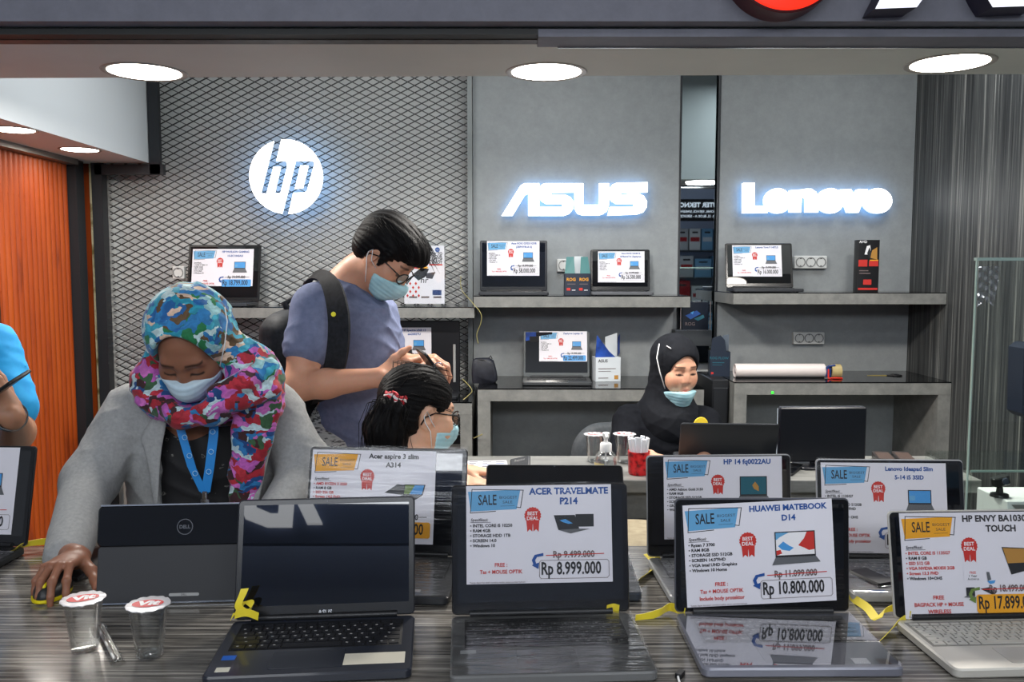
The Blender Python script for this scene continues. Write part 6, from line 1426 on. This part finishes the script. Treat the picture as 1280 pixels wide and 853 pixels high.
    # watch on the far wrist
    b = MB(); d = (wrL-elL).normalized(); Mw = frame(wrL-d*.012-t.location, d); b.lathe([(.031, -.011), (.0335, -.011), (.0335, .011), (.031, .011), (.031, -.011)], 28, 0, Mw @ Matrix.Rotation(R(90), 4, 'X')); b.lathe([(0, .0), (.018, 0), (.018, .008), (0, .008)], 24, 0, Mw @ T(-.004, 0, .030)); b.build('wristwatch', mat('watch_black', (22, 22, 24), .3), t, 50)
    hl = hd.cross(Vector((0, 0, 1)))
    hipR, hipL = pel+hl*.09+Vector((0, 0, -.03)), pel-hl*.09+Vector((0, 0, -.03))
    g = lambda p, dz, f: Vector((p.x+hd.x*f, p.y+hd.y*f, dz))
    trousers(t, newsprint(), hipL, hipR, g(hipL, .48, .02), g(hipR, .48, .02), g(hipL, .09, -.02), g(hipR, .09, -.02), pel+Vector((0, 0, .05)), r=(.115, .085, .065, .05), toe=hd)
    # phone held in his hands
    pc = W(543, 463, 2.47); ph_ = thing('phone', 'black phone in the hands of the man in glasses', 'phone', pc, (R(-52), R(10), R(-60)))
    b = MB(); b.rprism(.074, .155, .010, .008, .002, M=T(0, 0, -.004)); b.build('case', black_plastic, ph_); b = MB(); b.rprism(.068, .148, .008, .0006, .0002, M=T(0, 0, .004)); b.build('screen', SCREEN, ph_)
    # backpack
    bc = W(374, 466, 2.815); k_ = thing('backpack', 'black backpack worn by the man in glasses, strap over his near shoulder', 'backpack', bc)
    rz = Matrix.Rotation(math.atan2(-hd.x, hd.y)+0.0, 4, 'Z')     # local y along heading
    S = SDF(.006); S.M = T(*bc) @ rz
    S.box((0, .02, -.035), (.15, .075, .225), .06, k=.03); S.box((0, -.05, -.07), (.125, .05, .13), .045, k=.03); S.ell((0, .01, .16), (.12, .07, .06), k=.04); S.M = Matrix()
    S.disp = folds(.006, [((.3, .3, .9), 40, 0, 1)]); S.build('bag_body', pack_m, k_, smooth_it=2)
    def strap(pts, w, name='shoulder_strap'):
        Q = []; P = [(W(*p[:3]), Vector(p[3])) for p in pts]
        for i in range(len(P)-1):
            p0, p1, p2, p3 = [P[min(max(j, 0), len(P)-1)] for j in (i-1, i, i+1, i+2)]
            for s_ in (0, .2, .4, .6, .8): Q.append((.5*((2*p1[0])+(p2[0]-p0[0])*s_+(2*p0[0]-5*p1[0]+4*p2[0]-p3[0])*s_**2+(3*p1[0]-p0[0]-3*p2[0]+p3[0])*s_**3)-bc, p1[1].lerp(p2[1], s_)))
        Q.append((P[-1][0]-bc, P[-1][1])); b = MB(); b.ribbon(Q, w, 0, .010); return b.build(name, pack_m, k_, 60)
    st = strap([(356, 412, 2.72, (.4, -.9, .1)), (371, 374, 2.67, (.5, -.8, .4)), (393, 347, 2.60, (.7, -.6, .5)), (413, 353, 2.53, (.85, -.5, .1)), (424, 390, 2.478, (.9, -.4, 0)), (424, 432, 2.470, (.9, -.4, 0)), (416, 470, 2.500, (.9, -.3, .1)), (402, 500, 2.56, (.8, -.3, .3))], .072)
    b = MB(); c = W(417, 393, 2.462)-bc; b.lathe([(0, 0), (.007, 0), (.007, .003), (0, .003)], 16, M=T(*c) @ RX90); b.build('button_badge', mat('badge_yellow', (236, 226, 40), .4), st)
    b = MB(); c = W(414, 470, 2.488)-bc; b.box((c.x, c.y, c.z), (.045, .012, .03), bev=.003); b.build('buckle', black_plastic, st)
    b = MB(); c = W(351, 438, 2.74)-bc; b.tube([W(362, 392, 2.76)-bc, W(356, 380, 2.77)-bc, W(366, 372, 2.78)-bc, W(376, 384, 2.78)-bc], .012); b.build('top_handle', pack_m, k_, 180)
    b = MB(); c = W(334, 440, 2.76)-bc; b.box((c.x, c.y, c.z), (.03, .004, .012)); b.build('tag', mat('tag_pale', (170, 172, 174), .5), k_)
man()

# ================================================================== woman with ponytail, seated
def ponytail():
    t = thing('person', 'seated woman with black ponytail in a red and white hair tie, seen from behind', 'person', (W(505, 600, 2.34).x, 2.34, 0))
    hf = Vector((math.cos(R(33)), math.sin(R(33)), 0)); ph = R(12); hc = W(523, 514, 2.30); H = frame(hc, hf*math.cos(ph)+Vector((0, 0, -math.sin(ph))), hf*math.sin(ph)+Vector((0, 0, math.cos(ph))))
    nb = W(506, 575, 2.27); rt = hf.cross(Vector((0, 0, 1))); shR, shL = nb+rt*.165+Vector((0, 0, -.055)), nb-rt*.165+Vector((0, 0, -.055)); pel = Vector((t.location.x-.03, 2.32, .52)); chs = (nb*.6+pel*.4)
    wrR = WZ(583, 604, TOP+.03); elR = shR*.5+wrR*.5+Vector((.02, -.06, -.12)); wrL = wrR+Vector((-.02, .16, 0)); elL = shL*.5+wrL*.5+Vector((.0, .06, -.12))
    S = SDF(.0032); head(S, H, True, nb, .047); S.chain([nb[:], chs[:], pel[:]], [.06, .09, .10], k=.04); S.cone(nb[:], shR[:], .05, .045, k=.03); S.cone(nb[:], shL[:], .05, .045, k=.03)
    S.chain([shR[:], elR[:], wrR[:]], [.042, .036, .025], k=.02); S.chain([shL[:], elL[:], wrL[:]], [.042, .036, .025], k=.02)
    def hm(o, x, z): X = Vector(x).normalized(); Y_ = Vector(z).cross(X).normalized(); Z = X.cross(Y_); m = Matrix((X, Y_, Z)).transposed().to_4x4(); m.translation = o; return m
    tp1 = hand(S, hm(wrR, (.9, .1, -.12), (0, -.1, 1)), False, dict(curl=((10, 20, 15),)*4), .95); hand(S, hm(wrL, (.9, .3, -.12), (0, 0, 1)), True, dict(curl=((10, 20, 15),)*4), .95)
    S.build('body', skin, t, skin_col(H, (222, 172, 142), tips=tp1)); facemask(t, H, mask_m); spectacles(t, H, (24, 22, 24))
    S = SDF(.0030); S.M = H
    S.ell((0, -.018, .040), (.083, .104, .088), k=.03); S.ell((0, -.050, -.018), (.078, .060, .066), k=.03); S.ell((0, .118, -.022), (.066, .064, .080), k=.012, op='s')
    for s in (-1, 1): S.ell((s*.088, -.004, -.018), (.036, .034, .048), k=.010, op='s')
    S.cone((.02, -.08, .030), (.036, -.102, .026), .040, .026, k=.03); S.cut((0, -.07, -.075), (0, -.5, -1)); S.M = Matrix(); Hi = np.array(H.inverted())
    def hz(P):
        q = P @ Hi[:3, :3].T+Hi[:3, 3]; th = np.arctan2(q[:, 2]-.02, q[:, 0]); return -.0016*np.abs(np.sin(th*15+9*q[:, 1]))-.0010*np.sin(th*47+10*q[:, 1])
    S.disp = hz; S.build('hair', hair_m, t)
    tie = H @ Vector((.046, -.098, .024))
    P_ = [tie, W(490, 510, 2.205), W(481, 536, 2.21), W(484, 566, 2.22), W(480, 592, 2.23)]
    S = SDF(.0034); S.chain([p[:] for p in P_], [.016, .034, .050, .048, .022], k=.02)
    S.cone(W(500, 520, 2.26)[:], W(500, 560, 2.26)[:], .03, .03, k=.03)
    def pz(P):
        a = np.arctan2(P[:, 1]-2.225, P[:, 0]-P_[2].x+.02*np.sin(P[:, 2]*20)); return -.005*np.abs(np.sin(a*7+1.2*np.sin(P[:, 2]*30)))-.002*np.sin(a*19+2*np.sin(P[:, 2]*22))
    S.disp = pz; pt = S.build('ponytail', hair_m, t)
    cs = []
    for i in range(150):
        o = Vector(rng.normal(0, 1, 3)); o = o.normalized()*rng.uniform(.02, .058); cs.append([p+o*(.3 if j == 0 else (1+.12*j*rng.uniform(.6, 1.2))) + Vector((rng.uniform(-.004, .004), 0, 0)) for j, p in enumerate(P_)])
    strands(t, cs, .0015)
    cs = []
    for i in range(60):
        a = rng.uniform(-.3, 3.4); y0 = rng.uniform(-.05, .07); p0 = Vector((.085*math.cos(a), y0, .040+.089*math.sin(a))); cs.append([H @ p0, H @ (p0*.93+Vector((.004, -.050, .008))), H @ Vector((.036+.02*math.cos(a), -.104, .026+.02*math.sin(a)))])
    strands(t, cs, .0013)
    b = MB(); ax = (P_[1]-tie).normalized(); lo = t.location
    for k in range(4):
        c = tie+ax*(.006*(k-1.5))-lo; b2 = frame(c, ax); b.tube([b2 @ Vector((.029*math.cos(a), .004*math.sin(5*a+k), .029*math.sin(a))) for a in [2*math.pi*j/24 for j in range(24)]], .0055, 8, k % 2, close=True)
    b.build('hair_tie', [mat('tie_red', (206, 44, 56), .5), mat('tie_white', (236, 226, 222), .5)], t, 180)
    b = MB(); c = H @ Vector((.03, .02, .130))-lo; b.tube([c+Vector((.012*math.cos(a), 0, .010*math.sin(a))) for a in [R(40*k) for k in range(7)]], .0016, 6); b.build('hair_clip', chrome, t, 180)
    white_m = noisy('white_tee', [(.3, (222, 222, 220)), (.7, (234, 234, 232))], nscale=40, rough=.8)
    S = SDF(.006); S.cone(shR[:], shL[:], .062, k=.03); S.ell(chs[:], (.15, .14, .20), k=.05); S.cone(chs[:], pel[:], .13, .14, k=.04); S.cone(nb[:], chs[:], .066, .1, k=.03); S.cone(shR[:], (shR*.5+elR*.5)[:], .064, .06, k=.02); S.cone(shL[:], (shL*.5+elL*.5)[:], .064, .06, k=.02)
    S.cone((H @ Vector((0, -.02, -.05)))[:], (nb+Vector((0, 0, .012)))[:], .052, .056, k=.006, op='s'); S.disp = folds(.005, [((.3, .2, .9), 45, 0, 1)]); S.build('tee', white_m, t, smooth_it=2)
    fw = Vector((hf.x, hf.y, 0)); hl = rt*.085
    kn = lambda s: pel+rt*.09*s+fw*.36+Vector((0, 0, -.02)); an = lambda s: Vector((pel.x+rt.x*.09*s+fw.x*.38, pel.y+rt.y*.09*s+fw.y*.38, .09))
    trousers(t, mat('navy_trousers', (40, 46, 62), .8), pel-hl, pel+hl, kn(-1), kn(1), an(-1), an(1), pel+Vector((0, 0, .06)), r=(.095, .075, .055, .05), toe=fw)
    chair((pel.x, pel.y, 0), math.atan2(-hf.x, hf.y), 'swivel chair with brown backrest under the seated woman with the ponytail', fab, zs_=.405, zt=.925, back_m=noisy('brown_leather', [(.3, (112, 58, 26)), (.7, (140, 76, 36))], nscale=30, rough=.5))
ponytail()

# ================================================================== woman in black hijab, seated behind the service table
black_jersey = noisy('black_jersey', [(.3, (15, 17, 22)), (.7, (22, 24, 30))], nscale=70, spec=.15, rough=.85, bump=.08, bdist=.002)
hijab_m = noisy('black_hijab_cloth', [(.3, (21, 23, 28)), (.7, (29, 31, 36))], nscale=50, spec=.15, rough=.8)
def woman_black():
    t = thing('person', 'seated woman in black hijab and black top, face mask pulled under her chin', 'person', (W(835, 560, 3.53).x, 3.55, 0))
    hf = Vector((.36, -.93, 0)); ph = R(13); hc = W(844, 458, 3.46); H = frame(hc, hf*math.cos(ph)+Vector((0, 0, -math.sin(ph))), hf*math.sin(ph)+Vector((0, 0, math.cos(ph))))
    nb = W(834, 512, 3.50); shR, shL = W(787, 528, 3.53), W(880, 530, 3.47); pel = Vector((t.location.x, 3.58, .52)); chs = nb*.6+pel*.4
    elR, elL = W(772, 592, 3.36), W(897, 592, 3.32); wrR, wrL = WZ(812, 572, TOP+.03), WZ(880, 574, TOP+.03)
    S = SDF(.0030); head(S, H, True, nb, .048); S.chain([nb[:], chs[:], pel[:]], [.06, .09, .10], k=.04); S.cone(nb[:], shR[:], .05, .045, k=.03); S.cone(nb[:], shL[:], .05, .045, k=.03)
    S.chain([shR[:], elR[:], wrR[:]], [.044, .038, .026], k=.02); S.chain([shL[:], elL[:], wrL[:]], [.044, .038, .026], k=.02)
    def hm(o, x, z): X = Vector(x).normalized(); Y_ = Vector(z).cross(X).normalized(); Z = X.cross(Y_); m = Matrix((X, Y_, Z)).transposed().to_4x4(); m.translation = o; return m
    hand(S, hm(wrR, (.9, -.3, -.12), (0, 0, 1)), False, dict(curl=((12, 22, 15),)*4), .92); hand(S, hm(wrL, (-.5, -.6, -.12), (0, 0, 1)), True, dict(curl=((12, 22, 15),)*4), .92)
    S.build('body', skin, t, skin_col(H, (216, 164, 136), lip=(186, 62, 64), eyes=True))
    facemask(t, H, mask_m, dz=-.046, drop=.004, hook=False, nose=False, zb=-.078)
    b = MB(); lo = t.location; b.tube([W(831, 486, 3.375)-lo, W(825, 466, 3.35)-lo, W(821, 448, 3.36)-lo, W(824, 430, 3.38)-lo], .0022, 6); b.build('mask_strap', loop_m, t, 180)
    S = SDF(.0034); S.M = H; S.ell((0, -.016, .034), (.096, .110, .098), k=.03); S.ell((0, -.012, -.05), (.082, .082, .10), k=.04); S.ell((0, .095, -.030), (.069, .088, .100), k=.010, op='s'); S.M = Matrix()
    S.chain([(H @ Vector((0, -.02, -.09)))[:], nb[:], (nb+Vector((.01, -.02, -.05)))[:]], [.082, .10, .12], k=.05)
    S.cone(nb[:], (shR*.75+nb*.25)[:], .075, .05, k=.04); S.cone(nb[:], (shL*.75+nb*.25)[:], .075, .05, k=.04); S.cone((nb+Vector((-.04, -.05, -.02)))[:], (nb+Vector((.06, -.09, -.10)))[:], .06, .04, k=.03)
    S.ell((H @ Vector((0, .100, -.050)))[:], (.052, .052, .066), k=.01, op='s'); S.disp = folds(.0022, [((.5, .1, .85), 60, .6, 1), ((-.6, .2, .75), 55, 2, .8)]); S.build('hijab', hijab_m, t, smooth_it=2)
    b = MB(); MM = T(*(-t.location)) @ H; b.rprism(.012, .03, .004, .004, .001, M=MM @ T(.066, .034, .092) @ Matrix.Rotation(R(-40), 4, 'Y')); b.build('scarf_pin', mat('pin_pearl', (226, 226, 228), .2), t)
    S = SDF(.005); S.cone(shR[:], shL[:], .064, k=.04); S.ell(chs[:], (.175, .135, .20), k=.05); S.cone(chs[:], pel[:], .15, .15, k=.04); S.chain([shR[:], elR[:], (elR*.35+wrR*.65)[:]], [.068, .056, .042], k=.03); S.chain([shL[:], elL[:], (elL*.25+wrL*.75)[:]], [.068, .056, .040], k=.03)
    S.disp = folds(.006, [((.4, .2, .8), 52, .3, 1), ((-.5, .2, .8), 44, 1.5, .9)]); tp_ = S.build('top', black_jersey, t, smooth_it=2)
    b = MB(); c = W(876, 531, 3.305)-t.location; b.lathe([(0, .003), (.028, .002), (.030, 0), (0, 0)], 28, M=T(*c) @ Matrix.Rotation(R(8), 4, 'Z') @ RX90); b.build('yellow_print', mat('print_yellow', (226, 196, 48), .6), t)
    fw = Vector((hf.x, hf.y, 0)); rt = hf.cross(Vector((0, 0, 1))); kn = lambda s: pel+rt*.09*s+fw*.30+Vector((0, 0, -.02)); an = lambda s: Vector((pel.x+rt.x*.09*s+fw.x*.32, pel.y+rt.y*.09*s+fw.y*.32, .09))
    trousers(t, mat('black_trousers', (26, 27, 31), .8), pel-rt*.085, pel+rt*.085, kn(-1), kn(1), an(-1), an(1), pel+Vector((0, 0, .06)), r=(.095, .075, .055, .05), toe=fw)
    chair((W(800, 560, 3.63).x, 3.61, 0), math.atan2(-.2, -.95)+.0, 'black swivel chair under the woman in black hijab, back just showing', noisy('chair_grey', [(.3, (60, 64, 68)), (.7, (76, 80, 84))], nscale=60, rough=.6), zs_=.405, zt=W(755, 530, 3.8).z, w=.50)
woman_black()

# ================================================================== person in blue at the left edge
def blue():
    t = thing('person', 'person in bright blue short sleeves cut by the left edge, holding up a phone', 'person', (W(-95, 560, 2.32).x, 2.34, 0))
    hf = Vector((.35, -.93, 0)).normalized(); ph = R(24); hc = W(-92, 318, 2.26); H = frame(hc, hf*math.cos(ph)+Vector((0, 0, -math.sin(ph))), hf*math.sin(ph)+Vector((0, 0, math.cos(ph))))
    nb = W(-95, 405, 2.33); shR, shL = W(-178, 432, 2.36), W(-14, 440, 2.30); pel = Vector((t.location.x, 2.35, .86)); chs = nb*.65+pel*.35
    elL, wrL = W(17, 540, 2.24), W(14, 520, 2.02); elR, wrR = W(-200, 545, 2.22), W(-110, 530, 2.04)
    S = SDF(.0034); head(S, H, False, nb, .055); S.chain([nb[:], chs[:], pel[:]], [.07, .10, .11], k=.04); S.cone(nb[:], shR[:], .05, .05, k=.03); S.cone(nb[:], shL[:], .05, .05, k=.03)
    S.chain([shL[:], elL[:], wrL[:]], [.054, .050, .029], k=.02); S.chain([shR[:], elR[:], wrR[:]], [.052, .046, .028], k=.02)
    def hm(o, x, z): X = Vector(x).normalized(); Y_ = Vector(z).cross(X).normalized(); Z = X.cross(Y_); m = Matrix((X, Y_, Z)).transposed().to_4x4(); m.translation = o; return m
    tp1 = hand(S, hm(wrL, (-.45, -.25, .85), (.75, -.6, .25)), True, dict(curl=((34, 45, 30), (38, 48, 30), (42, 50, 30), (46, 50, 30)), tdir=(.85, .35, -.3), tend=(1, .1, -.1)), 1.0); hand(S, hm(wrR, (.6, -.3, .3), (0, -.3, 1)), False, dict(curl=((30, 40, 30),)*4), 1.0)
    S.build('body', skin, t, skin_col(H, (168, 122, 96), tips=tp1))
    S = SDF(.004); S.M = H; S.ell((0, -.022, .044), (.084, .102, .086), k=.03); S.ell((0, -.052, -.008), (.077, .060, .060), k=.03); S.ell((0, .112, -.030), (.066, .060, .085), k=.010, op='s'); S.M = Matrix(); S.build('hair', hair_m, t)
    S = SDF(.006); S.cone(shR[:], shL[:], .068, k=.04); S.ell(chs[:], (.19, .135, .22), k=.05); S.cone(chs[:], pel[:], .16, .155, k=.04); S.cone(nb[:], chs[:], .075, .1, k=.03); S.cone(shL[:], (shL*.30+elL*.70)[:], .076, .078, k=.025); S.cone(shR[:], (shR*.35+elR*.65)[:], .076, .076, k=.025)
    S.cone((H @ Vector((0, -.03, -.08)))[:], nb[:], .058, .062, k=.006, op='s'); S.disp = folds(.006, [((.3, .2, .9), 45, 0, 1), ((-.6, .2, .7), 52, 1, .8)]); S.build('tee', noisy('bright_blue_tee', [(.3, (20, 140, 206)), (.7, (34, 158, 220))], nscale=30, rough=.8), t, smooth_it=2)
    b = MB(); d = (wrL-elL).normalized(); Mw = frame(wrL-d*.016-t.location, d); b.lathe([(.033, -.013), (.036, -.013), (.036, .013), (.033, .013), (.033, -.013)], 28, 0, Mw @ RX90); b.box((.030, 0, .012), (.012, .036, .034), 0, Mw, bev=.004); b.build('wristwatch', mat('watch_black', (22, 22, 24), .3), t, 50)
    x0, y0 = t.location.x, 2.36
    trousers(t, mat('dark_trousers', (40, 42, 48), .8), Vector((x0+.09, y0, .84)), Vector((x0-.09, y0, .84)), Vector((x0+.1, y0-.02, .47)), Vector((x0-.1, y0-.02, .47)), Vector((x0+.1, y0+.02, .09)), Vector((x0-.1, y0+.02, .09)), Vector((x0, y0, .9)), r=(.11, .088, .066, .05))
    p = thing('phone', 'black phone held up by the person in blue', 'phone', W(2, 488, 1.98), frame((0, 0, 0), (.72, -.30, .42), (-.35, -.25, .9)).to_euler()[:])
    b = MB(); b.rprism(.074, .155, .010, .008, .002, M=T(0, 0, -.004)); b.build('case', black_plastic, p); b = MB(); b.rprism(.068, .148, .008, .0006, .0002, M=T(0, 0, .004)); b.build('screen', SCREEN, p)
blue()
